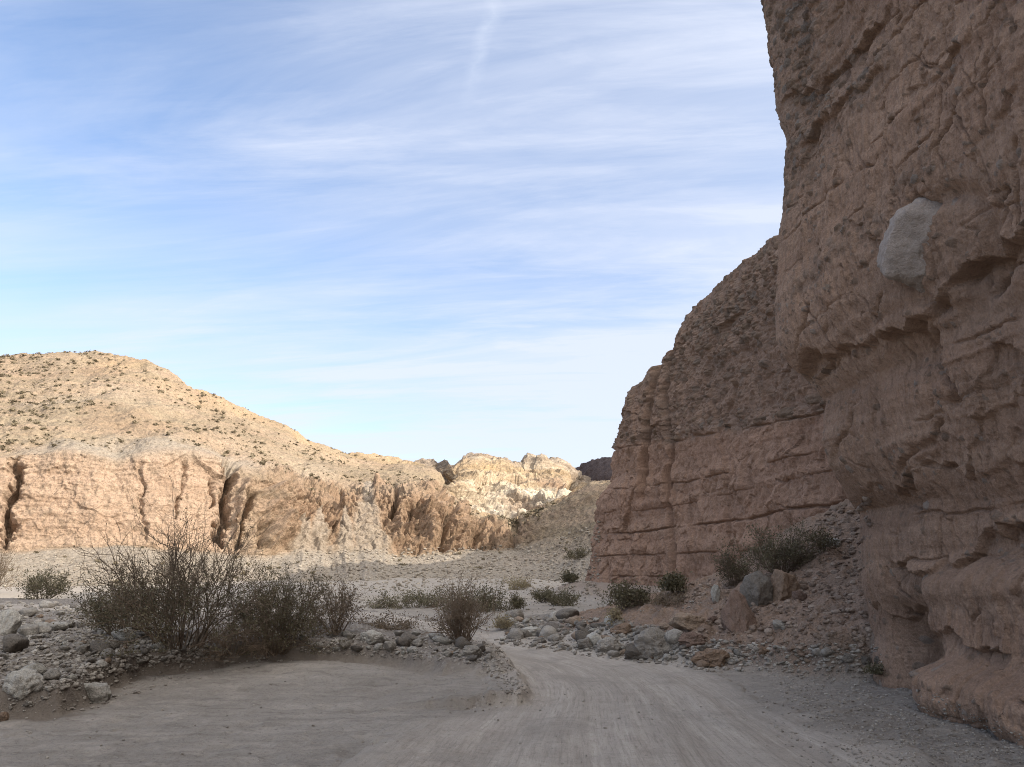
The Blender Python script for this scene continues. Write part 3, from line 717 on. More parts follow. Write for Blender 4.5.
def build_massif():
    """unseen mass added behind the two cliffs, shaped to throw shade over the wash"""
    x = np.linspace(11, 95, 90); y = np.linspace(-90, 130, 180)
    X, Y = np.meshgrid(x, y, indexing='ij'); p = xyz(X, Y, 0)
    crest = 17 + 34 * sstep(12, 58, X) * (0.70 + 0.30 * sstep(92, 68, Y)) * sstep(122, 112, Y) * sstep(-95, -60, Y)  # heights set for the shade this hidden mass casts
    edge = np.interp(Y, [-90, -20, 10, 18, 22, 30, 45, 55, 66, 80, 92, 105, 115, 122], [10, 9, 8, 15, 20, 17, 16, 13, 16, 21, 21, 23, 27, 45])
    Z = np.minimum(crest, np.clip((X - edge), 0, None) * 1.15 + 13.0) - 16 * sstep(2, -2, X - edge) - 24 * sstep(112, 124, Y)
    Z = Z + 1.2 * fbm(p * 0.06, 4) + 0.4 * fbm(p * 0.4, 4)
    n = X * 0
    me = mesh('shade_massif', xyz(X, Y, Z), grid_faces(len(x), len(y)), M_HILL, dict(pale=n, grey=n, yellow=n))
    tag(obj('shade_massif', me), 'unseen tan slope added behind the two brown cliffs to cast shade', 'shade_massif', None, 'structure')

# ------------------------------------------------------------------ hills across the wash
def sheet(cols, nu, nv_per, xr, jit={}):
    """columns of a hillside: (x in the picture, [(y in the picture, depth in metres), ...]) -> positions, u (x), v (knot)"""
    xs = np.array([c[0] for c in cols], float); K = len(cols[0][1])
    KY = np.array([[q[0] for q in c[1]] for c in cols], float); KD = np.array([[q[1] for q in c[1]] for c in cols], float)
    u = np.linspace(xr[0], xr[1], nu)
    ky = np.stack([np.interp(u, xs, KY[:, k]) for k in range(K)], 1); kd = np.stack([np.interp(u, xs, KD[:, k]) for k in range(K)], 1)
    w = max(3, int(nu * 14 / (xr[1] - xr[0])) | 1); ker = np.hanning(w + 2)[1:-1]; ker /= ker.sum()
    pad = lambda v: np.concatenate([np.full(w // 2, v[0]), v, np.full(w // 2, v[-1])])
    ky = np.stack([np.convolve(pad(ky[:, k]), ker, 'valid') for k in range(K)], 1); kd = np.stack([np.convolve(pad(kd[:, k]), ker, 'valid') for k in range(K)], 1)
    for k, amp in jit.items():
        ky[:, k] += amp * fbm(np.stack([u * 0.022, 0 * u + 7.7 * k, 0 * u], 1), 2, 0.4)
    v = np.concatenate([np.linspace(k, k + 1, n, endpoint=False) for k, n in enumerate(nv_per)] + [[K - 1]])
    py = np.stack([np.interp(v, np.arange(K), ky[i]) for i in range(nu)]); dd = np.stack([np.interp(v, np.arange(K), kd[i]) for i in range(nu)])
    U, V = np.meshgrid(u, v, indexing='ij')
    return at_depth(U, py, dd), U, V, py

A_COLS = [
    (-420, [(594, 66), (552, 88), (470, 92), (430, 112), (380, 150), (430, 240)]),
    (-150, [(593, 69), (551, 92), (464, 96), (418, 118), (368, 158), (420, 250)]),
    (0, [(592, 72), (549, 96), (459, 100), (412, 125), (361, 168), (410, 260)]),
    (40, [(592, 73), (549, 98), (457, 102), (408, 128), (357, 174), (408, 265)]),
    (95, [(592, 74), (549, 100), (456, 104), (405, 130), (355, 182), (405, 270)]),
    (130, [(592, 75), (548, 103), (455, 107), (405, 133), (361, 176), (405, 270)]),
    (152, [(592, 76), (548, 104), (456, 108), (408, 135), (365, 172), (408, 270)]),
    (180, [(592, 77), (549, 106), (456, 111), (416, 138), (382, 174), (415, 270)]),
    (215, [(592, 78), (553, 109), (462, 115), (430, 142), (400, 180), (430, 275)]),
    (260, [(592, 80), (557, 110), (480, 118), (448, 150), (420, 190), (445, 280)]),
    (300, [(592, 82), (557, 116), (500, 126), (468, 155), (440, 200), (465, 290)]),
    (340, [(592, 84), (555, 120), (506, 132), (478, 165), (453, 215), (475, 300)]),
    (390, [(592, 86), (553, 124), (498, 134), (482, 175), (461, 235), (485, 310)]),
    (430, [(591, 88), (552, 126), (500, 136), (486, 172), (470, 225), (500, 300)]),
    (457, [(590, 90), (551, 128), (516, 136), (510, 158), (504, 185), (530, 240)]),
    (480, [(589, 91), (551, 130), (528, 137), (522, 150), (516, 165), (540, 220)]),
    (512, [(588, 92), (548, 130), (534, 137), (528, 146), (522, 156), (540, 200)]),
    (526, [(588, 92), (546, 127), (531, 134), (525, 141), (519, 149), (535, 190)]),
    (550, [(588, 90), (542, 123), (527, 130), (519, 137), (514, 144), (530, 180)]),
    (575, [(588, 87), (538, 116), (516, 126), (506, 132), (500, 140), (520, 175)]),
    (595, [(588, 83), (532, 110), (505, 122), (495, 128), (487, 136), (510, 170)]),
    (640, [(588, 78), (535, 103), (512, 114), (506, 119), (500, 125), (520, 165)]),
    (720, [(588, 74), (550, 95), (535, 104), (528, 108), (520, 115), (540, 150)]),
]

def carve_px(U, PY, pts, width, jit):
    d, al = line_d(U + jit, PY, pts)
    return np.exp(-(d / width) ** 2) * tapered(al, 0.15)

def build_hill():
    P, U, V, PY = sheet(A_COLS, 1250, (150, 210, 130, 150, 30), (-420, 720), {1: 4, 2: 10, 3: 4})
    p = P.copy()
    N = grid_normals(P); s = np.sign((N * (np.array([0, 0, H]) - P)).sum(-1, keepdims=True)); N = N * s
    cl = sstep(0.95, 1.06, V) * sstep(2.1, 1.92, V)            # the upright band
    clm = cl * sstep(262, 215, U)                               # smooth pinkish face
    brk = sstep(0.9, 1.1, V) * sstep(2.7, 2.1, V) * sstep(225, 300, U) * sstep(560, 500, U)   # broken outcrops
    ap = sstep(1.02, 0.9, V); up = sstep(1.95, 2.2, V)
    d = 1.6 * fbm(p * 0.035, 3) * (1 - 0.5 * cl)
    q = p * (0.10, 0.10, 0.022)
    gul = fbm(q + 0.25 * fbm(p * 0.05, 2)[..., None], 4, 0.5, ridged=True)
    d = d + up * 1.5 * gul + up * 0.45 * fbm(p * 0.4, 5, 0.68) + 0.22 * fbm(p * 1.6, 4, 0.7)
    d = d + clm * (0.32 * fbm(p * (0.30, 0.30, 0.06) + 4, 4, 0.55, ridged=True) + 0.32 * fbm(p * (0.12, 0.12, 0.7), 4) + 0.14 * np.tanh(6 * fbm(p * (0.22, 0.22, 0.13) + 15, 4, 0.6)) + 0.09 * np.tanh(5 * fbm(xyz(0 * U, p[..., 0] * 0.05, p[..., 2] * 1.1), 3)) + 0.15 * fbm(p * 1.2, 4, 0.65))
    d = d + brk * (1.6 * facets(p * (0.22, 0.22, 0.16) + 0.3 * fbm(p * 0.3, 3)[..., None]) + 0.7 * facets(p * 0.55)) + clm * (0.5 * facets(p * (0.14, 0.14, 0.10) + 0.2 * fbm(p * 0.3, 3)[..., None]) + 0.22 * facets(p * (0.5, 0.5, 0.4)))
    rg = fbm(p * (0.17, 0.17, 0.10) + 9, 5, 0.55, ridged=True); a, b, r = worley(p * (0.2, 0.2, 0.14) + 0.7 * fbm(p * 0.25, 4)[..., None])
    d = d + brk * (1.5 * rg + 1.6 * (r - 0.5) + 1.0 * fbm(p * 0.6, 5, 0.65) + 0.5 * np.tanh(6 * fbm(p * 0.5 + 21, 4, 0.6)) - 0.9 * np.exp(-((b - a) / 0.07) ** 2))
    d = d + ap * (0.45 * fbm(p * 0.22, 4, 0.6) + 0.22 * fbm(p * 0.9, 4, 0.65))
    j = 9 * fbm(xyz(U * 0.05, PY * 0.05, 0), 5, 0.62); wv = 0.35 + 0.8 * sstep(-0.35, 0.35, fbm(xyz(U * 0.06, PY * 0.09, 7), 4, 0.6))
    # chutes, chimneys and the buttress beside them (drawn on the slope itself, cut back in metres)
    for pts, w, dep in (
        ([(16, 452), (17, 480), (10, 500), (5, 552)], 6.5, 4.5), ([(186, 456), (186, 478), (178, 500), (174, 525)], 2.2, 2.2),
        ([(142, 460), (141, 500), (146, 545)], 2.6, 1.2), ([(222, 462), (236, 468), (228, 480)], 5, 3.5),
        ([(232, 462), (226, 490), (222, 520), (218, 552)], 5.0, 5.5), ([(252, 488), (243, 515), (236, 552)], 4.5, 4.5), ([(262, 520), (262, 553)], 5, 3.5),
        ([(214, 476), (210, 510)], 2.5, 2.5), ([(300, 470), (292, 500), (298, 530), (292, 556)], 3, 1.6),
        ([(392, 486), (396, 502), (390, 520)], 4, 4.5), ([(412, 505), (408, 525)], 5, 4), ([(450, 508), (445, 528), (438, 552)], 5, 4.5),
        ([(478, 528), (470, 551)], 4, 3.5), ([(497, 532), (490, 550)], 4, 3), ([(520, 522), (514, 534), (509, 548)], 4, 4), ([(340, 495), (334, 520)], 4, 2)):
        d = d - dep * (0.75 if dep > 3 else 0.55) * carve_px(U, PY, pts, w * wv, j)
    for pts, w, dep in (([(246, 478), (240, 510), (236, 548)], 4, 2.0), ([(268, 486), (276, 515), (282, 548)], 9, 3.5), ([(424, 505), (432, 530), (440, 548)], 6, 2.5)):
        d = d + dep * carve_px(U, PY, pts, w, j)
    # grey fans of scree between the outcrops
    grey = ap * 0.85
    for fx, ft, fb, fw in ((368, 488, 552, 34), (318, 512, 560, 26), (300, 520, 560, 22), (345, 515, 556, 20)):
        h = np.clip((PY - ft) / (fb - ft), 0, 1); m = sstep(1.0, 0.35, np.abs(U - fx) / (fw * (0.10 + 0.9 * h) + 1) + 0.5 * fbm(xyz(U * 0.05, PY * 0.05, fx), 4, 0.6)) * (PY > ft - 2) * sstep(1.15, 0.9, V * 0 + h * 0.9)
        grey = np.maximum(grey, m * 0.75)
        d = d * (1 - 0.6 * m) + 0.9 * m * (1 - np.abs(U - fx) / (fw + 1)) + 0.35 * m * fbm(xyz(U * 0.12, PY * 0.03, 5), 4, 0.6) + 0.3 * m * fbm(p * 0.8, 4, 0.65)
    grey = np.maximum(grey, 0.75 * sstep(0.0, 0.35, fbm(p * 0.03 + 50, 4)) * sstep(1.9, 2.1, V) * sstep(3.4, 2.6, V))
    er = sstep(505, 550, U) * sstep(0.6, 1.0, V)
    grey = grey * (1 - 0.75 * sstep(490, 560, U) * sstep(0.35, 1.0, V)); d = d + er * (0.9 * fbm(p * 0.16 + 5, 5, 0.62, ridged=True) + 0.35 * fbm(p * 0.8, 4, 0.65))
    ed = sstep(5.0, 4.7, V) * 1.0
    P = P + N * (d * ed * sstep(0.0, 0.12, V))[..., None]
    red = np.clip(brk * 0.75 * (1 - grey) + 0.45 * clm * sstep(0.0, 0.35, fbm(xyz(p[..., 0] * 0.03, p[..., 1] * 0.03, p[..., 2] * 0.35), 4)) + 0.35 * up * (1 - grey) * sstep(0.15, 0.4, fbm(p * 0.06 + 70, 4)), 0, 1)
    yellow = np.clip(0.45 * sstep(3.3, 3.9, V) * sstep(-0.3, 0.2, fbm(p * 0.04 + 3, 3)) * sstep(60, 120, U), 0, 1)
    pale = clm * 0.75
    me = mesh('hill', P, grid_faces(P.shape[0], P.shape[1]), M_HILL, dict(grey=grey, yellow=yellow * (1 - grey), pale=pale, red=red))
    tag(obj('hill', me), 'sunlit tan hill with a pinkish cut face and gullied outcrops across the wash', 'hill', None, 'structure')
    return P, U, V

def build_far():
    cols = [
        (330, [(540, 180), (520, 195), (490, 225), (482, 260), (474, 300), (500, 420)]),
        (400, [(540, 180), (515, 195), (488, 222), (474, 255), (462, 295), (500, 420)]),
        (436, [(545, 178), (512, 192), (490, 215), (474, 250), (466, 290), (500, 420)]),
        (452, [(545, 176), (510, 188), (482, 198), (470, 215), (469, 235), (500, 400)]),
        (468, [(548, 174), (512, 187), (482, 200), (467, 220), (465, 245), (500, 400)]),
        (490, [(550, 174), (520, 186), (482, 210), (468, 240), (458, 275), (500, 420)]),
        (512, [(550, 174), (522, 186), (484, 212), (470, 245), (465, 290), (500, 420)]),
        (530, [(550, 174), (520, 187), (484, 214), (468, 248), (462, 300), (500, 420)]),
        (560, [(545, 176), (508, 192), (482, 220), (468, 252), (462, 305), (500, 420)]),
        (580, [(540, 178), (512, 192), (496, 222), (486, 254), (478, 290), (500, 420)]),
        (680, [(540, 178), (520, 192), (510, 222), (503, 254), (496, 280), (500, 420)])]
    P, U, V, PY = sheet(cols, 520, (40, 120, 90, 90, 20), (330, 680))
    p = P.copy(); N = grid_normals(P); N *= np.sign((N * (np.array([0, 0, H]) - P)).sum(-1, keepdims=True))
    j = 8 * fbm(xyz(U * 0.06, PY * 0.06, 0), 5, 0.62); wv = 0.35 + 0.8 * sstep(-0.35, 0.35, fbm(xyz(U * 0.08, PY * 0.1, 7), 4, 0.6))
    tb = p[..., 2] + 0.28 * p[..., 0]
    band = fbm(xyz(0 * tb, p[..., 0] * 0.012, tb * 0.16 + 0.6 * fbm(p * 0.04, 3)), 3)
    d = 2.6 * facets(p * (0.055, 0.055, 0.07) + 0.3 * fbm(p * 0.08, 3)[..., None]) + 1.0 * facets(p * 0.16) + 1.5 * np.tanh(4 * fbm(xyz(0 * tb, p[..., 0] * 0.03, tb * 0.22), 3)) + 1.0 * fbm(p * 0.25, 5, 0.66) + 2.5 * fbm(p * 0.03, 3) + 2.4 * fbm(p * (0.07, 0.07, 0.05), 5, 0.58, ridged=True) + 1.0 * fbm(p * (0.1, 0.1, 0.4) + 9, 4) + 0.5 * fbm(p * 0.5, 3)
    for pts, w, dep in (([(446, 474), (441, 484), (430, 500)], 4, 3), ([(478, 480), (484, 492), (480, 500)], 3, 4), ([(560, 488), (556, 502), (552, 514)], 4, 6), ([(575, 480), (566, 500)], 3, 4), ([(500, 497), (530, 508), (550, 514)], 2.5, 3)):
        d = d - dep * carve_px(U, PY, pts, w * wv, j)
    P = P + N * (d * sstep(5.0, 4.6, V) * (1 - 0.35 * sstep(2.8, 3.8, V)))[..., None]
    pale = np.clip(sstep(0.25, 0.6, V) * sstep(2.5, 1.7, V) * (0.75 + 0.8 * fbm(p * 0.06, 3)) * sstep(440, 470, U) * sstep(590, 560, U), 0, 1)
    yellow = np.clip(sstep(1.2, 1.8, V) * sstep(3.2, 2.2, V) * 0.6 * sstep(440, 460, U) + 0.4 * sstep(0.1, 0.4, fbm(p * 0.05 + 30, 3)), 0, 1)
    grey = 0.6 * sstep(2.6, 3.6, V)
    me = mesh('far_hill', P, grid_faces(P.shape[0], P.shape[1]), M_FAR, dict(grey=grey, yellow=yellow * (1 - pale), pale=pale * sstep(0.25, -0.1, band), red=0.8 * sstep(0.05, 0.3, band)))
    tag(obj('far_hill', me), 'distant yellow and white badlands hill with craggy outcrops', 'hill', None, 'structure')
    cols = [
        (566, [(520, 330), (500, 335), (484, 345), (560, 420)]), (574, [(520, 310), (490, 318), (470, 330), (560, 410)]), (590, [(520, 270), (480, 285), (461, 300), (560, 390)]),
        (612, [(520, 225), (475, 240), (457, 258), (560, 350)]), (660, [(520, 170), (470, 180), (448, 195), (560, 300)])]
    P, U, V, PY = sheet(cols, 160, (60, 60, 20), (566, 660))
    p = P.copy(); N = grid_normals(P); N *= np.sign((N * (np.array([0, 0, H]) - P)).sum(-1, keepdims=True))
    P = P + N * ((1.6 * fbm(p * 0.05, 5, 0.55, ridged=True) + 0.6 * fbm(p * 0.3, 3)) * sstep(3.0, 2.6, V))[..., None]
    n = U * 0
    me = mesh('ridge', P, grid_faces(P.shape[0], P.shape[1]), M_RIDGE_SHADE, dict(grey=n, yellow=n, pale=n))
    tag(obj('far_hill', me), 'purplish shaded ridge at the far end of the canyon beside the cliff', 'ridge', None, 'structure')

# ------------------------------------------------------------------ stones
import bmesh
def ico(level):
    bm = bmesh.new(); bmesh.ops.create_icosphere(bm, subdivisions=level, radius=1.0)
    v = np.array([x.co[:] for x in bm.verts]); f = np.array([[x.index for x in q.verts] for q in bm.faces]); bm.free()
    return v, f
ICO = {k: ico(k) for k in (1, 2, 3, 4, 5)}

def rock_verts(level, seed, cuts=0, lump=0.18, rough=0.04, squash=(1, 1, 1), peak=0.0, planes=()):
    r = np.random.RandomState(seed); v, f = ICO[level]
    dirs = v / np.linalg.norm(v, axis=1)[:, None]
    rad = 1 + lump * fbm(dirs * 1.1 + r.rand(3) * 50, 2)
    for _ in range(cuts):
        n = r.normal(size=3); n /= np.linalg.norm(n); h = r.uniform(0.55, 0.85)
        c = dirs @ n
        rad = np.where(c > 1e-3, np.minimum(rad, h / np.maximum(c, 1e-3)), rad)
    for n, h in planes:
        c = dirs @ (np.array(n) / np.linalg.norm(n)); rad = np.where(c > 1e-3, np.minimum(rad, h / np.maximum(c, 1e-3)), rad)
    rad = rad + rough * np.tanh(3 * fbm(dirs * 1.9 + r.rand(3) * 50, 4, 0.6)) + rough * fbm(dirs * 3.5 + r.rand(3) * 50, 5, 0.62) + 0.5 * rough * fbm(dirs * 11 + r.rand(3) * 50, 3, 0.6, ridged=True)
    p = dirs * rad[:, None]
    if peak:
        p[:, :2] *= (1 - peak * np.clip((p[:, 2:3] + 0.6) / 1.4, 0, 1))
    lo, hi = p.min(0), p.max(0)
    p = (p - (lo + hi) / 2) / (hi - lo) * np.array(squash)          # unit box, centred
    return p, f

def rock_mesh(name, mat, **kw):
    p, f = rock_verts(**kw)
    return mesh(name, p, f, mat)

def hit(px, py):
    d = Vector(ray(px, py)); d.normalize()
    ok, loc, n, i, o, m = bpy.context.scene.ray_cast(DG, Vector((0, 0, H)), d, distance=900)
    return (loc, n) if ok else (None, None)

def down(x, y, z=30.0):
    ok, loc, n, i, o, m = bpy.context.scene.ray_cast(DG, Vector((x, y, z)), Vector((0, 0, -1)), distance=60)
    return loc.z if ok else 0.0

def stone_field(name, pts, sizes, mat, seed, level=1, sink=0.3, kind='stuff', label='', cat='gravel'):
    """many small stones nobody could count, as one mesh"""
    r = np.random.RandomState(seed); V, Fc, T = [], [], []
    bank = [rock_verts(2, seed * 100 + k, cuts=(4, 7, 10)[k % 3], lump=0.3, rough=0.08) for k in range(12)]
    off = 0
    for (q, s) in zip(pts, sizes):
        v, f = bank[r.randint(12)]
        a = r.uniform(0, 6.28); R = np.array([[math.cos(a), -math.sin(a), 0], [math.sin(a), math.cos(a), 0], [0, 0, 1]])
        sc = s * np.array([r.uniform(0.8, 1.25), r.uniform(0.7, 1.1), r.uniform(0.45, 0.8)])
        V.append((v * sc) @ R.T + np.array(q) + np.array([0, 0, sc[2] * (0.5 - sink)])); Fc.append(f + off); off += len(v)
        T.append(np.full(len(v), r.rand()))
    me = mesh(name, np.concatenate(V), np.concatenate(Fc), mat, dict(tint=np.concatenate(T)), smooth=False)
    return tag(obj(name, me), label, cat, None, kind)

def rand_in(poly, n, r):
    poly = np.array(poly, float); lo, hi = poly.min(0), poly.max(0); out = []
    while len(out) < n:
        q = r.uniform(lo, hi, (max(8, 2 * n), 2))
        out += list(q[poly_sd(q[:, 0], q[:, 1], poly) < 0])
    return out[:n]

def boulder(px, py, w, h, mat, label, seed, cuts=5, lump=0.2, depth=None, sink=0.22, tilt=0.0, name='boulder', level=5, rough=0.11, group=None, peak=0.0):
    """a stone whose visible box is W x H pixels with its foot at (px, py)"""
    loc, n = hit(px, py)
    k = loc.length / F if False else (loc - Vector((0, 0, H))).length / F
    W, Hh = w * k, h * k / (1 - sink * 0.8); Dp = depth or (W * 0.9)
    me = rock_mesh(name, mat, level=level, seed=seed, cuts=cuts + 2, lump=lump, rough=rough, peak=peak)
    o = obj(name, me)
    o.scale = (W, Dp, Hh); o.rotation_euler = (0, math.radians(tilt), random.uniform(-0.3, 0.3))
    b = loc + Vector((loc.x, loc.y, 0)).normalized() * Dp * 0.30
    o.location = (b.x, b.y, loc.z + Hh * (0.5 - sink))
    return tag(o, label, 'boulder' if name == 'boulder' else 'rock', group)

# ------------------------------------------------------------------ shrubs
def tube_set(paths, sides=3):
    """paths: list of (points Nx3, radii N) -> verts, faces"""
    V, Fc, off = [], [], 0
    ang = np.arange(sides) * 2 * math.pi / sides
    for pts, rad in paths:
        pts = np.asarray(pts); n = len(pts)
        t = np.gradient(pts, axis=0); t /= np.linalg.norm(t, axis=1)[:, None] + 1e-9
        ref = np.where(np.abs(t[:, 2:3]) > 0.9, np.array([[1.0, 0, 0]]), np.array([[0, 0, 1.0]]))
        a = np.cross(t, ref); a /= np.linalg.norm(a, axis=1)[:, None] + 1e-9; b = np.cross(t, a)
        ring = pts[:, None] + (a[:, None] * np.cos(ang)[None, :, None] + b[:, None] * np.sin(ang)[None, :, None]) * np.asarray(rad)[:, None, None]
        V.append(ring.reshape(-1, 3))
        i = np.arange(n - 1)[:, None] * sides; k = np.arange(sides)[None]; k2 = (k + 1) % sides
        Fc.append(np.stack([i + k, i + k2, i + k2 + sides, i + k + sides], -1).reshape(-1, 4) + off); off += n * sides
    return np.concatenate(V), np.concatenate(Fc)

def shrub(px, py, w, h, label, seed, stems=30, twigs=7, leaves=3000, leaf=0.03, twig_m=None, leaf_m=None, droop=0.0, thick=1.0, up=0.6, leaf_low=0.0, group=None, lean=0.0, fine=3, name='shrub', cat='shrub', loc=None):
    r = np.random.RandomState(seed)
    if loc is None: loc, n = hit(px, py)
    k = (loc - Vector((0, 0, H))).length / F
    R, Ht = w * k / 2, h * k
    root = bpy.data.objects.new(name, None); C.objects.link(root); root.location = loc; root.empty_display_size = 0.2
    tag(root, label, cat, group)
    paths, tips = [], []
    def grow(p0, dirv, length, rad, depth):
        n = 6 if depth == 0 else (4 if depth == 1 else 3)
        pts = [np.array(p0)]; d = np.array(dirv); d /= np.linalg.norm(d)
        for i in range(n):
            d = d + r.normal(0, 0.23 + 0.05 * depth, 3) + np.array([0, 0, (0.05 if depth else 0.02) - droop * (i / n) * 0.6])
            d /= np.linalg.norm(d)
            pts.append(pts[-1] + d * length / n)
        pts = np.array(pts); pts[:, 2] = np.maximum(pts[:, 2], 0.01)
        paths.append((pts, np.linspace(rad, rad * 0.35, n + 1)))
        if depth < 2:
            for _ in range(twigs if depth == 0 else fine):
                t = r.uniform(0.25, 1.0) * n; i = min(int(t), n - 1); q = pts[i] + (pts[i + 1] - pts[i]) * (t - i)
                dd = pts[i + 1] - pts[i]; dd = dd / np.linalg.norm(dd) + r.normal(0, 0.55, 3) * (1.0 if depth == 0 else 1.1) + np.array([0, 0, 0.15 - droop * 0.4])
                grow(q, dd, length * r.uniform(0.28, 0.55), rad * 0.5, depth + 1)
        if depth >= 1: tips.append(pts)
    for s in range(stems):
        a = r.uniform(0, 6.283); rr = math.sqrt(r.rand())
        base = np.array([math.cos(a), math.sin(a), 0]) * rr * R * 0.28
        out = np.array([math.cos(a), math.sin(a), 0]) * rr
        dv = out * (1.15 * R / max(Ht, 1e-3)) + np.array([lean, 0, up + 0.35 * r.rand()])
        ln = math.hypot(R * rr * 0.75, Ht * (1 - 0.25 * rr)) * r.uniform(0.55, 0.98)
        grow(base, dv, ln, thick * max(0.006, 0.0055 * Ht + 0.0035), 0)
    # fit to the measured box
    allp = np.concatenate([q[0] for q in paths]); zt = np.percentile(allp[:, 2], 99.7); xt = np.percentile(np.abs(allp[:, :2]), 98.5)
    sx, sz = R / xt, Ht / zt
    S = np.array([sx, sx, sz])
    paths = [(q * S, rd) for q, rd in paths]; tips = [q * S for q in tips]
    v, f = tube_set(paths)
    obj('branches', mesh('branches', v, f, twig_m or M_TWIG), root)
    if leaves:
        tw = tips; idx = r.randint(0, len(tw), leaves)
        P0 = np.array([tw[i][r.randint(0, len(tw[i]))] for i in idx]) + r.normal(0, leaf * 1.1, (leaves, 3))
        if leaf_low > 0:
            keep = r.rand(leaves) < np.clip(1.25 - P0[:, 2] / (Ht * leaf_low), 0.04, 1); P0 = P0[keep]
        P0[:, 2] = np.maximum(P0[:, 2], 0.03); m = len(P0)
        a = r.normal(size=(m, 3)); a[:, 2] = np.abs(a[:, 2]) + 0.3; a /= np.linalg.norm(a, axis=1)[:, None]
        b = np.cross(a, r.normal(size=(m, 3))); b /= np.linalg.norm(b, axis=1)[:, None]
        L = leaf * r.uniform(0.6, 1.4, (m, 1)); Wd = L * 0.32
        q = np.stack([P0, P0 + a * L * 0.5 + b * Wd, P0 + a * L, P0 + a * L * 0.5 - b * Wd], 1)
        tint = np.repeat(np.clip(0.55 + 0.9 * fbm(P0 * 2.0 + seed, 2) + r.normal(0, 0.2, m), 0, 1), 4)
        obj('foliage', mesh('foliage', q.reshape(-1, 3), np.arange(4 * m).reshape(-1, 4), leaf_m or M_OLIVE, dict(tint=tint)), root)
    return root

def scrub_field(name, pts, sizes, mat, seed, label):
    """the dots of scrub scattered over the hill: far ground cover as one mesh of leafy tufts"""
    r = np.random.RandomState(seed); Q, T = [], []
    for q, s in zip(pts, sizes):
        m = 26
        c = np.array(q) + r.normal(0, 0.30, (m, 3)) * s * np.array([1, 1, 0.5]) + np.array([0, 0, 0.35 * s])
        a = r.normal(size=(m, 3)); a /= np.linalg.norm(a, axis=1)[:, None]; b = np.cross(a, r.normal(size=(m, 3))); b /= np.linalg.norm(b, axis=1)[:, None]
        L = s * 0.30 * r.uniform(0.6, 1.3, (m, 1))
        Q.append(np.stack([c - a * L, c + b * L * 0.6, c + a * L, c - b * L * 0.6], 1)); T.append(np.full((m, 4), r.rand()))
    Q = np.concatenate(Q); T = np.concatenate(T)
    me = mesh(name, Q.reshape(-1, 3), np.arange(len(Q) * 4).reshape(-1, 4), mat, dict(tint=T))
    return tag(obj(name, me), label, 'scrub', None, 'stuff')

# ------------------------------------------------------------------ build
build_ground(); build_road(); build_near_cliff(); build_mid_cliff(); build_massif()
HP, HU, HV = build_hill(); build_far()
bpy.context.view_layer.update(); DG = bpy.context.evaluated_depsgraph_get()

# --- single boulders
B = boulder
B(22, 697, 30, 22, M_PALE, 'rounded pale grey boulder at the foot of the stony bank, biggest one there', 1, cuts=2, lump=0.22)
B(95, 702, 27, 16, M_PALE, 'low pale grey boulder lying alone on the sand in front of the stony bank', 2, cuts=3, sink=0.3)
B(5, 636, 22, 22, M_PALE, 'pale rounded boulder cut by the picture edge on top of the stony bank', 3, cuts=2)
B(38, 690, 13, 9, M_GREY, 'small grey stone tucked beside the biggest boulder of the stony bank', 4, cuts=3, name='rock')
B(29, 709, 9, 6, M_DARK, 'small dark stone on the sand between the two pale boulders by the bank', 5, cuts=4, name='rock')
B(3, 721, 9, 7, M_RUST, 'little brown stone alone on the sand at the picture edge', 6, cuts=4, name='rock')
B(371, 643, 22, 12, M_PALE, 'cream rounded boulder on the cobble bar between the shrubs', 7, cuts=1)
B(473, 657, 20, 11, M_GREY, 'flat grey boulder under the dry drooping shrub at the road bend', 8, cuts=3)
B(655, 658, 38, 28, M_GREY, 'large angular grey boulder, tallest of the stones beside the road', 9, cuts=8, lump=0.1, sink=0.12, tilt=-6)
B(637, 660, 25, 15, M_DARK, 'dark rounded boulder leaning against the large angular grey one', 10, cuts=3)
B(609, 652, 24, 14, M_GREY, 'broad grey boulder with a rounded back at the road edge in the cobble bar', 11, cuts=3)
B(586, 649, 16, 11, M_GREY, 'blocky mid grey stone beside the broad grey boulder at the road edge', 12, cuts=6, name='rock')
B(531, 636, 24, 9, M_PALE, 'flat pale slab at the far end of the cobble bar near the shrub', 13, cuts=4, name='rock')
B(624, 635, 26, 11, M_RUST, 'low reddish brown boulder behind the cobble bar', 14, cuts=4, lump=0.35)
B(688, 630, 36, 16, M_TAN, 'smooth tan orange boulder on the pale sand patch', 15, cuts=2, lump=0.3)
B(666, 629, 14, 6, M_TAN, 'low tan stone touching the smooth tan orange boulder', 16, cuts=3, name='rock')
B(692, 645, 28, 12, M_MAROON, 'crumbly dark red lump of mudstone behind the road edge stones', 17, cuts=5, lump=0.45, rough=0.15)
B(711, 666, 40, 15, M_RUST, 'long rust brown slab lying at the road edge under the rubble slope', 18, cuts=7, lump=0.15)
B(740, 630, 33, 38, M_MAROON, 'angular dark red boulder with a narrow top at the foot of the rubble slope', 119, cuts=13, lump=0.2, sink=0.2, peak=0.5, rough=0.06)
B(758, 606, 30, 34, M_DARK, 'tall grey boulder leaning on the rubble slope below the green bush', 120, cuts=11, lump=0.25, sink=0.25, peak=0.1, rough=0.06)
B(785, 598, 30, 28, M_RUST, 'rust orange boulder beside the tall grey one below the green bush', 121, cuts=11, lump=0.3, sink=0.3, peak=0.1, rough=0.07)
B(716, 602, 9, 17, M_PALE, 'small upright pale block at the foot of the far cliff', 22, cuts=7, name='rock')
B(713, 624, 10, 8, M_MAROON, 'small reddish stone alone on the pale sand below the cliff', 23, cuts=3, name='rock')
B(782, 630, 18, 9, M_GREY, 'grey slab sticking out of the middle of the rubble slope', 24, cuts=7, name='rock', tilt=12)
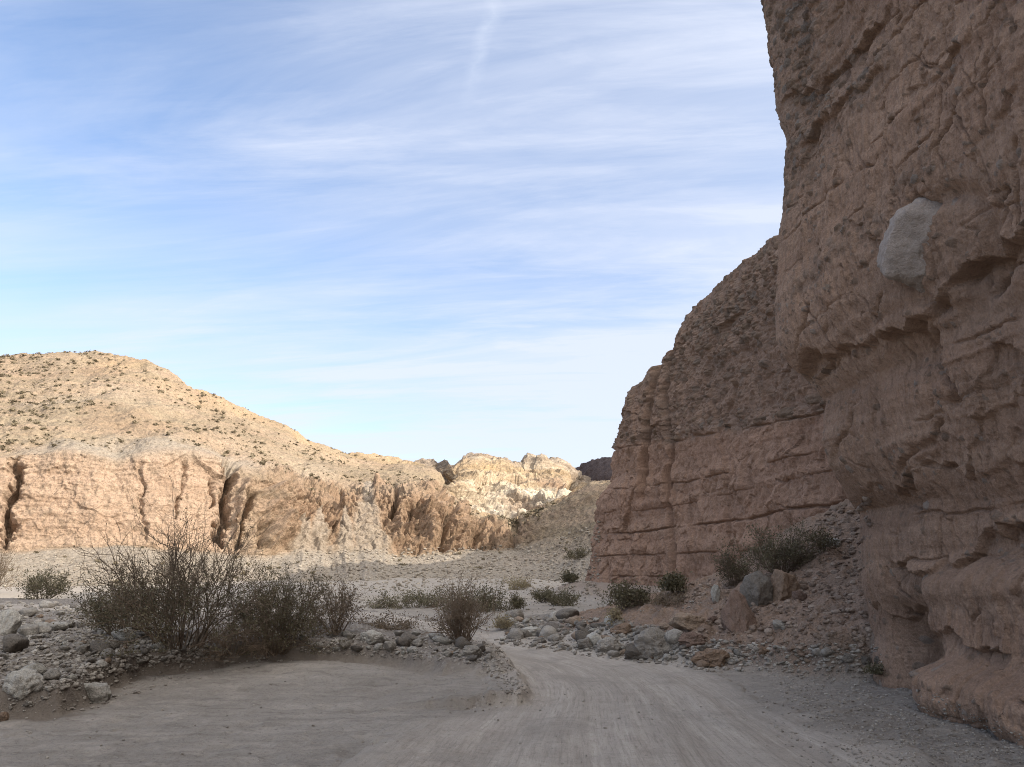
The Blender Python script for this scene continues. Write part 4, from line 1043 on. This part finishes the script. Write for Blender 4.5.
B(832, 548, 18, 10, M_PALE, 'pale stone high on the rubble slope, above all its other boulders', 25, cuts=5, name='rock')
B(866, 664, 10, 7, M_DARK, 'dark stone at the foot of the overhanging cliff, the wider of a pair', 26, cuts=5, name='rock')
B(878, 663, 7, 6, M_DARK, 'dark stone at the foot of the overhanging cliff, the smaller of a pair', 27, cuts=5, name='rock')
B(765, 655, 16, 8, M_RUST, 'brown stone lying between the rust slab and the rubble slope', 28, cuts=6, name='rock')
B(800, 600, 14, 9, M_MAROON, 'maroon stone on the rubble slope just under the rust orange boulder', 29, cuts=6, name='rock')

# the boulder held in the cliff
loc, n = hit(910, 252)
M_SLATE = rock_mat('blue_grey_boulder', (0.34, 0.286, 0.248), (0.42, 0.362, 0.318))
me = rock_mesh('boulder', M_SLATE, level=5, seed=77, cuts=2, lump=0.12, rough=0.05, planes=(((-0.55, -0.80, -0.25), 0.66), ((-0.9, 0.3, 0.3), 0.72), ((-0.4, 0.2, 0.9), 0.82), ((-0.3, -0.3, -0.9), 0.8)))
o = obj('boulder', me, None, loc + Vector((0.06, -0.12, 0.0))); o.scale = (0.95, 1.2, 1.2); o.rotation_euler = (0.2, 0.0, 0.0)
tag(o, 'big pale grey oval boulder stuck high in the face of the overhanging cliff', 'boulder')

# --- cobbles: every one an object, sharing a few shapes
SH = [rock_mesh('cobble', m, level=3, seed=200 + k, cuts=(3, 5, 8)[k % 3], lump=0.28, rough=0.09) for k, m in enumerate([M_GREY] * 9 + [M_PALE] * 3 + [M_DARK] * 3 + [M_TAN] * 1)]
def cobbles(poly, n, lo, hi, label, group, seed):
    r = np.random.RandomState(seed); sp = []
    tries = 0
    while len(sp) < n and tries < n * 60:
        tries += 1
        q = rand_in(poly, 1, r)[0]; loc, _ = hit(*q)
        if loc is None: continue
        k = (loc - Vector((0, 0, H))).length / F
        s = k * (lo + (hi - lo) * r.rand() ** 3.2)
        if any((loc.x - a) ** 2 + (loc.y - b) ** 2 < (0.36 * (s + c)) ** 2 for a, b, c in sp): continue
        sp.append((loc.x, loc.y, s))
        o = obj('cobble', SH[r.randint(len(SH))])
        sc = (s * r.uniform(0.9, 1.3), s * r.uniform(0.8, 1.1), s * r.uniform(0.5, 0.8))
        o.scale = sc; o.location = (loc.x, loc.y, loc.z + sc[2] * 0.25); o.rotation_euler = (r.normal(0, 0.2), r.normal(0, 0.2), r.uniform(0, 6.28))
        tag(o, label, 'cobble', group)
cobbles([(502, 644), (506, 621), (560, 617), (615, 622), (640, 633), (690, 640), (690, 662), (650, 661), (600, 655), (545, 648)], 140, 5, 21, 'grey cobble in the stony bar along the outer side of the road bend', 'cobbles in the bar along the road bend', 41)
cobbles([(300, 634), (420, 634), (470, 645), (497, 655), (488, 662), (430, 656), (300, 648)], 55, 5, 22, 'grey cobble in the strip of stones behind the smooth sand bank', 'cobbles behind the smooth sand bank', 42)
cobbles([(0, 604), (110, 606), (150, 640), (225, 654), (150, 664), (70, 682), (0, 684)], 85, 5, 22, 'grey cobble on the stony bank beside the tall dark shrub', 'cobbles on the stony bank', 43)
cobbles([(695, 646), (760, 646), (860, 655), (860, 664), (700, 668)], 30, 4, 12, 'cobble at the foot of the rubble slope beside the road', 'cobbles at the foot of the rubble slope', 44)

# --- loose small stones (stuff)
def field_px(poly, n, r, lo=1.0, hi=4.0, pw=3):
    P, S = [], []
    for q in rand_in(poly, n, r):
        loc, nn = hit(*q)
        if loc is None or abs(nn.z) < 0.25 or loc.z > 4.4 and loc.y < 30: continue
        k = (loc - Vector((0, 0, H))).length / F
        P.append(tuple(loc)); S.append(k * (lo + (hi - lo) * r.rand() ** pw))
    return P, S
r = np.random.RandomState(5)
P1, S1 = [], []
for poly, n, lo, hi in (([(0, 602), (140, 606), (235, 656), (150, 666), (60, 690), (0, 692)], 2200, 1.5, 6), ([(0, 660), (235, 652), (320, 655), (150, 690), (100, 710), (0, 715)], 500, 1, 4.5),
                        ([(300, 632), (500, 640), (520, 690), (505, 695), (480, 664), (300, 652)], 900, 1, 4.5), ([(500, 645), (505, 616), (620, 618), (690, 636), (770, 650), (700, 670), (600, 658)], 1300, 1.5, 6),
                        ([(760, 668), (890, 672), (980, 712), (1024, 735), (1024, 767), (860, 767)], 2600, 0.5, 3.0), ([(690, 640), (880, 645), (885, 672), (700, 672)], 700, 1.2, 6), ([(-280, 604), (0, 602), (0, 692), (-280, 712)], 1700, 1.5, 8), ([(490, 655), (502, 650), (531, 690), (524, 704), (508, 700)], 120, 0.8, 4), ([(440, 655), (502, 650), (540, 700), (500, 725), (430, 690)], 160, 0.6, 3), ([(740, 690), (860, 690), (1000, 767), (800, 767)], 500, 0.5, 3),
                        ([(0, 690), (520, 665), (1000, 767), (0, 767)], 260, 0.8, 3.0), ([(500, 597), (700, 597), (720, 610), (500, 615)], 250, 1, 3)):
    a, b = field_px(poly, n, r, lo=lo, hi=hi); P1 += a; S1 += b
stone_field('gravel', P1, S1, M_GRAVEL, 3, 1, 0.3, 'stuff', 'loose gravel and pebbles scattered over the banks and beside the road', 'gravel')
P2, S2 = field_px([(690, 640), (720, 610), (740, 590), (790, 545), (835, 505), (874, 492), (872, 655), (700, 655)], 4600, r, lo=0.8, hi=8.5, pw=10)
a, b = field_px([(680, 585), (730, 575), (730, 604), (680, 604)], 350, r, lo=1.0, hi=5); P2 += a; S2 += b
stone_field('rubble', P2, S2, M_TALUSROCK, 4, 1, 0.48, 'stuff', 'broken reddish and grey rubble covering the slope between the two cliffs', 'rubble')
P3, S3 = field_px([(300, 552), (430, 548), (540, 545), (600, 520), (600, 596), (420, 592), (300, 590)], 3200, r, lo=0.8, hi=4.2)
a, b = field_px([(0, 552), (300, 556), (300, 590), (0, 590)], 900, r, lo=0.6, hi=2.6); P3 += a; S3 += b
stone_field('rubble', P3, S3, M_APRONROCK, 6, 1, 0.3, 'stuff', 'pale grey rubble strewn over the slope at the foot of the sunlit hill', 'rubble')
# scrub on the hill
sel = (HV > 2.1) & (HV < 4.05) & (HU > -60) & (HU < 560)
ii = np.argwhere(sel); dens = fbm(HP[sel] * 0.05, 3)
crest = 1 + 2.0 * ((HU[sel] < 135) & (HV[sel] > 3.5))
pick = r.rand(len(ii)) < crest * 0.013 * np.clip(0.8 + 3.0 * dens, 0.05, 3.5)
pp = HP[sel][pick]
sel2 = (HV > 0.1) & (HV < 0.95) & (HU > -40) & (HU < 610); q2 = HP[sel2]; q2 = q2[r.rand(len(q2)) < 0.0004]
pp = np.concatenate([pp, q2])
scrub_field('scrub_vegetation', pp, np.concatenate([0.22 + 0.6 * r.rand(len(pp) - len(q2)) ** 3, r.uniform(0.25, 0.6, len(q2))]), M_SCRUB, 8, 'dry desert scrub dotted over the sunlit hillside')

# --- shrubs
shrub(180, 648, 160, 124, 'tall dark shrub with bare upright twigs on the stony bank, biggest of all', 1, stems=60, twigs=9, leaves=24000, leaf=0.028, leaf_low=0.5, up=0.8, lean=-0.05, thick=0.75)
shrub(272, 655, 104, 84, 'dark olive shrub with brown stems next to the biggest shrub', 2, stems=56, twigs=8, leaves=12000, leaf=0.028, up=0.65, thick=0.8)
shrub(232, 655, 90, 52, 'tangle of dead reddish twigs at the foot of the biggest shrub', 3, stems=40, twigs=8, leaves=900, leaf=0.03, twig_m=M_DRYTWIG, leaf_m=M_BROWNLEAF, droop=0.35, up=0.35)
shrub(120, 636, 70, 62, 'low olive bush spreading from the near-bare base of the biggest shrub over cobbles', 31, stems=30, twigs=6, leaves=8000, leaf=0.028, up=0.5)
shrub(335, 633, 66, 58, 'brown shrub with dead fallen stems between the olive shrub and the cream boulder', 4, stems=36, twigs=7, leaves=1800, leaf=0.035, twig_m=M_DRYTWIG, leaf_m=M_BROWNLEAF, droop=0.2, up=0.5)
shrub(462, 643, 66, 66, 'dry drooping shrub with straw coloured dead stems at the road bend', 5, stems=60, twigs=7, leaves=1600, leaf=0.035, twig_m=M_DRYTWIG, leaf_m=M_BROWNLEAF, droop=0.25, up=0.8, lean=-0.05)
shrub(392, 630, 54, 20, 'low brown brush lying flat behind the cobble strip', 6, stems=30, twigs=6, leaves=1200, leaf=0.04, twig_m=M_DRYTWIG, leaf_m=M_BROWNLEAF, droop=0.2, up=0.3)
shrub(412, 608, 92, 19, 'wide low green bush behind the dry drooping shrub', 7, stems=50, twigs=6, leaves=4200, leaf=0.075, leaf_m=M_GREEN, up=0.5)
shrub(480, 611, 62, 26, 'rounded olive bush just beyond the dry drooping shrub', 8, stems=44, twigs=6, leaves=3200, leaf=0.075, leaf_m=M_OLIVE, up=0.5)
shrub(43, 599, 46, 26, 'small sunlit olive bush at the edge of the flats before the pinkish face', 9, stems=36, twigs=6, leaves=3000, leaf=0.08, leaf_m=M_GREEN, up=0.55)
shrub(-10, 594, 40, 46, 'grey twiggy shrub half out of the picture at its edge', 10, stems=40, twigs=6, leaves=1800, leaf=0.06, leaf_m=M_BROWNLEAF, up=0.7)
shrub(622, 607, 38, 24, 'dark bush standing against the foot of the far cliff, biggest there', 11, stems=36, twigs=6, leaves=1900, leaf=0.055, up=0.5)
shrub(640, 606, 26, 18, 'low dark bush close beside the biggest bush at the foot of the far cliff', 12, stems=26, twigs=6, leaves=800, leaf=0.055, up=0.45)
shrub(673, 592, 20, 15, 'small dark bush in the notch at the foot of the far cliff', 13, stems=24, twigs=5, leaves=2000, leaf=0.07, up=0.5)
shrub(563, 606, 32, 17, 'green bush on the flats left of the far cliff foot', 14, stems=34, twigs=6, leaves=2200, leaf=0.07, leaf_m=M_GREEN, up=0.5)
shrub(544, 603, 22, 13, 'small olive bush just beside the green bush on the flats', 15, stems=24, twigs=5, leaves=1800, leaf=0.08, up=0.5)
shrub(517, 611, 15, 16, 'small upright olive bush at the far edge of the cobble bar', 16, stems=20, twigs=6, leaves=1400, leaf=0.06, up=0.7)
shrub(578, 560, 26, 16, 'small dark bush on the shaded rubble beside the cliff corner', 17, stems=26, twigs=5, leaves=2200, leaf=0.12, up=0.5)
shrub(571, 583, 16, 12, 'tiny dark bush low on the shaded slope under the cliff corner', 18, stems=20, twigs=5, leaves=1400, leaf=0.1, up=0.5)
shrub(520, 590, 26, 12, 'pale dry bush on the shaded slope past the cobble bar', 19, stems=26, twigs=5, leaves=1500, leaf=0.1, leaf_m=M_STRAW, twig_m=M_DRYTWIG, up=0.5)
shrub(616, 627, 13, 18, 'tuft of straw yellow stems standing in the cobble bar', 20, stems=40, twigs=3, leaves=500, leaf=0.05, leaf_m=M_STRAW, twig_m=M_DRYTWIG, up=0.9)
shrub(504, 629, 22, 14, 'low straw coloured brush at the far end of the road bend', 21, stems=30, twigs=5, leaves=800, leaf=0.05, leaf_m=M_STRAW, twig_m=M_DRYTWIG, up=0.5)
shrub(734, 586, 42, 42, 'thin grey green bush on the rubble slope, lower of the two there', 22, stems=36, twigs=6, leaves=1800, leaf=0.04, up=0.6)
shrub(782, 574, 64, 46, 'dense dark green bush on the rubble slope, upper of the two there', 23, stems=50, twigs=7, leaves=5200, leaf=0.04, leaf_m=M_GREEN, up=0.6)
shrub(822, 552, 30, 24, 'sparse twiggy bush highest on the rubble slope near the overhang', 24, stems=24, twigs=5, leaves=900, leaf=0.04, up=0.6)
shrub(879, 675, 18, 8, 'tiny bright green plant at the foot of the overhanging cliff', 25, stems=20, twigs=4, leaves=900, leaf=0.035, leaf_m=M_GREEN, up=0.4, name='plant', cat='plant')
shrub(672, 606, 44, 16, 'low dry brush along the foot of the far cliff below the notch', 26, stems=34, twigs=5, leaves=900, leaf=0.05, leaf_m=M_BROWNLEAF, twig_m=M_DRYTWIG, up=0.4)

# ------------------------------------------------------------------ light, sky, camera
sun = bpy.data.lights.new('sun', 'SUN'); sun.energy = 2.15; sun.angle = math.radians(0.53); sun.color = (1.0, 0.91, 0.79)
so = bpy.data.objects.new('sun', sun); C.objects.link(so); so.rotation_euler = SUN_DIR.to_track_quat('Z', 'Y').to_euler()

W = bpy.data.worlds.new('World'); bpy.context.scene.world = W; W.use_nodes = True
nt = W.node_tree; nt.nodes.clear()
class WT(NT):
    def __init__(self, t): self.t = t
w = WT(nt)
sky = w.n('ShaderNodeTexSky'); sky.sky_type = 'NISHITA'; sky.sun_disc = False
sky.sun_elevation = SUN_ELEV; sky.sun_rotation = SUN_AZ; sky.altitude = 200; sky.air_density = 1.0; sky.dust_density = 0.6; sky.ozone_density = 3.0
gen = w.coord('Generated')
sep = w.n('ShaderNodeSeparateXYZ'); w.link(gen, sep.inputs[0])
zc = w.math('ADD', w.math('MAXIMUM', sep.outputs[2], 0.0), 0.10)
cx = w.math('DIVIDE', sep.outputs[0], zc); cy = w.math('DIVIDE', sep.outputs[1], zc)
cmb = w.n('ShaderNodeCombineXYZ'); w.link(cx, cmb.inputs[0]); w.link(cy, cmb.inputs[1])
rot = w.n('ShaderNodeMapping'); w.link(cmb.outputs[0], rot.inputs['Vector']); rot.inputs['Rotation'].default_value = (0, 0, math.radians(6))
pl = rot.outputs[0]
veil = w.noise(w.scale(pl, (0.28, 0.55, 1)), 1.0, 4, 0.55, 0.6)
wisp = w.noise(w.scale(pl, (0.55, 2.6, 1)), 1.0, 8, 0.62, 0.9)
thin = w.noise(w.scale(pl, (1.6, 7.0, 1)), 1.0, 6, 0.65, 0.5)
cl = w.math('ADD', w.math('MULTIPLY', w.mr(veil, 0.30, 0.62, 0.1, 1.0), w.mr(wisp, 0.33, 0.66, 0.18, 0.92)), 0.16)
cl = w.math('ADD', cl, w.math('MULTIPLY', w.mr(thin, 0.46, 0.68, 0, 0.34), w.mr(veil, 0.35, 0.6)))
east = w.mr(cx, -0.8, 1.0, -0.20, 0.24)
cl = w.math('ADD', cl, east)
low = w.mr(sep.outputs[2], 0.04, 0.40, 0.62, 0.0)
cl = w.math('MINIMUM', w.math('MAXIMUM', w.math('ADD', cl, low), 0.0), 1.0)
cl = w.math('MULTIPLY', cl, 0.85)
SKYGAIN = 1.0
# added fill light: cloud brightened sunward, overhead and behind camera, to lift the shade
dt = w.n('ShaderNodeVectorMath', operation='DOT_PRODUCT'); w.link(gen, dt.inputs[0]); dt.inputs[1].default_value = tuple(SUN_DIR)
fill_glow = w.math('MULTIPLY', w.math('POWER', w.mr(dt.outputs['Value'], -0.1, 1.0), 1.2), w.mr(sep.outputs[1], 0.66, 0.30))
cl = w.math('MINIMUM', w.math('ADD', cl, w.math('MULTIPLY', fill_glow, 0.8)), 0.95)
ccol = w.mix(fill_glow, (3.2, 3.4, 3.95), (14.5, 13.8, 12.8))
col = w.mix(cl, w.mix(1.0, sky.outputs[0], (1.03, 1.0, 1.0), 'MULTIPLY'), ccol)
# a short piece of contrail high up
def vp(px, py):
    d = ray(px, py); d = d / np.linalg.norm(d); return np.array([d[0] / (d[2] + 0.1), d[1] / (d[2] + 0.1)])
A_, B_ = vp(505, -40), vp(466, 110); L_ = np.linalg.norm(B_ - A_); t_ = (B_ - A_) / L_; n_ = np.array([-t_[1], t_[0]])
def lin(v): return w.math('ADD', w.math('ADD', w.math('MULTIPLY', cx, float(v[0])), w.math('MULTIPLY', cy, float(v[1]))), float(-(A_ @ v)))
wig = w.math('MULTIPLY', w.math('SUBTRACT', w.noise(cmb.outputs[0], 9.0, 4, 0.6), 0.5), 0.06)
dist_ = w.math('ABSOLUTE', w.math('ADD', lin(n_), wig)); al_ = w.math('DIVIDE', lin(t_), float(L_))
trail = w.math('MULTIPLY', w.mr(dist_, 0.020, 0.0, 0, 1), w.math('MULTIPLY', w.mr(al_, 1.0, 0.5), w.mr(w.noise(cmb.outputs[0], 14.0, 5, 0.7), 0.3, 0.7, 0.2, 1)))
col = w.mix(w.math('MULTIPLY', trail, 0.22), col, (4.4, 4.6, 4.9))
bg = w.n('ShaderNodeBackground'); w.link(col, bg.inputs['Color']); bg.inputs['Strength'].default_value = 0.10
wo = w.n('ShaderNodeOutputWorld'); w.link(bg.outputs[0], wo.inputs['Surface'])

cam = bpy.data.cameras.new('camera'); co = bpy.data.objects.new('camera', cam); C.objects.link(co)
cam.sensor_fit = 'HORIZONTAL'; cam.sensor_width = 36.0; cam.lens = 36.0 * F / 1024.0; cam.clip_start = 0.05; cam.clip_end = 6000
co.location = (0, 0, H); co.rotation_euler = (math.pi / 2 + PITCH, 0, 0)
sc = bpy.context.scene; sc.camera = co
sc.render.engine = 'CYCLES'
sc.view_settings.view_transform = 'Standard'; sc.view_settings.look = 'None'; sc.view_settings.gamma = 1.0
sc.view_settings.exposure = 1.45
sc.cycles.max_bounces = 5; sc.cycles.use_denoising = True; sc.cycles.denoising_prefilter = 'NONE'; sc.cycles.use_adaptive_sampling = False; sc.cycles.filter_width = 1.0
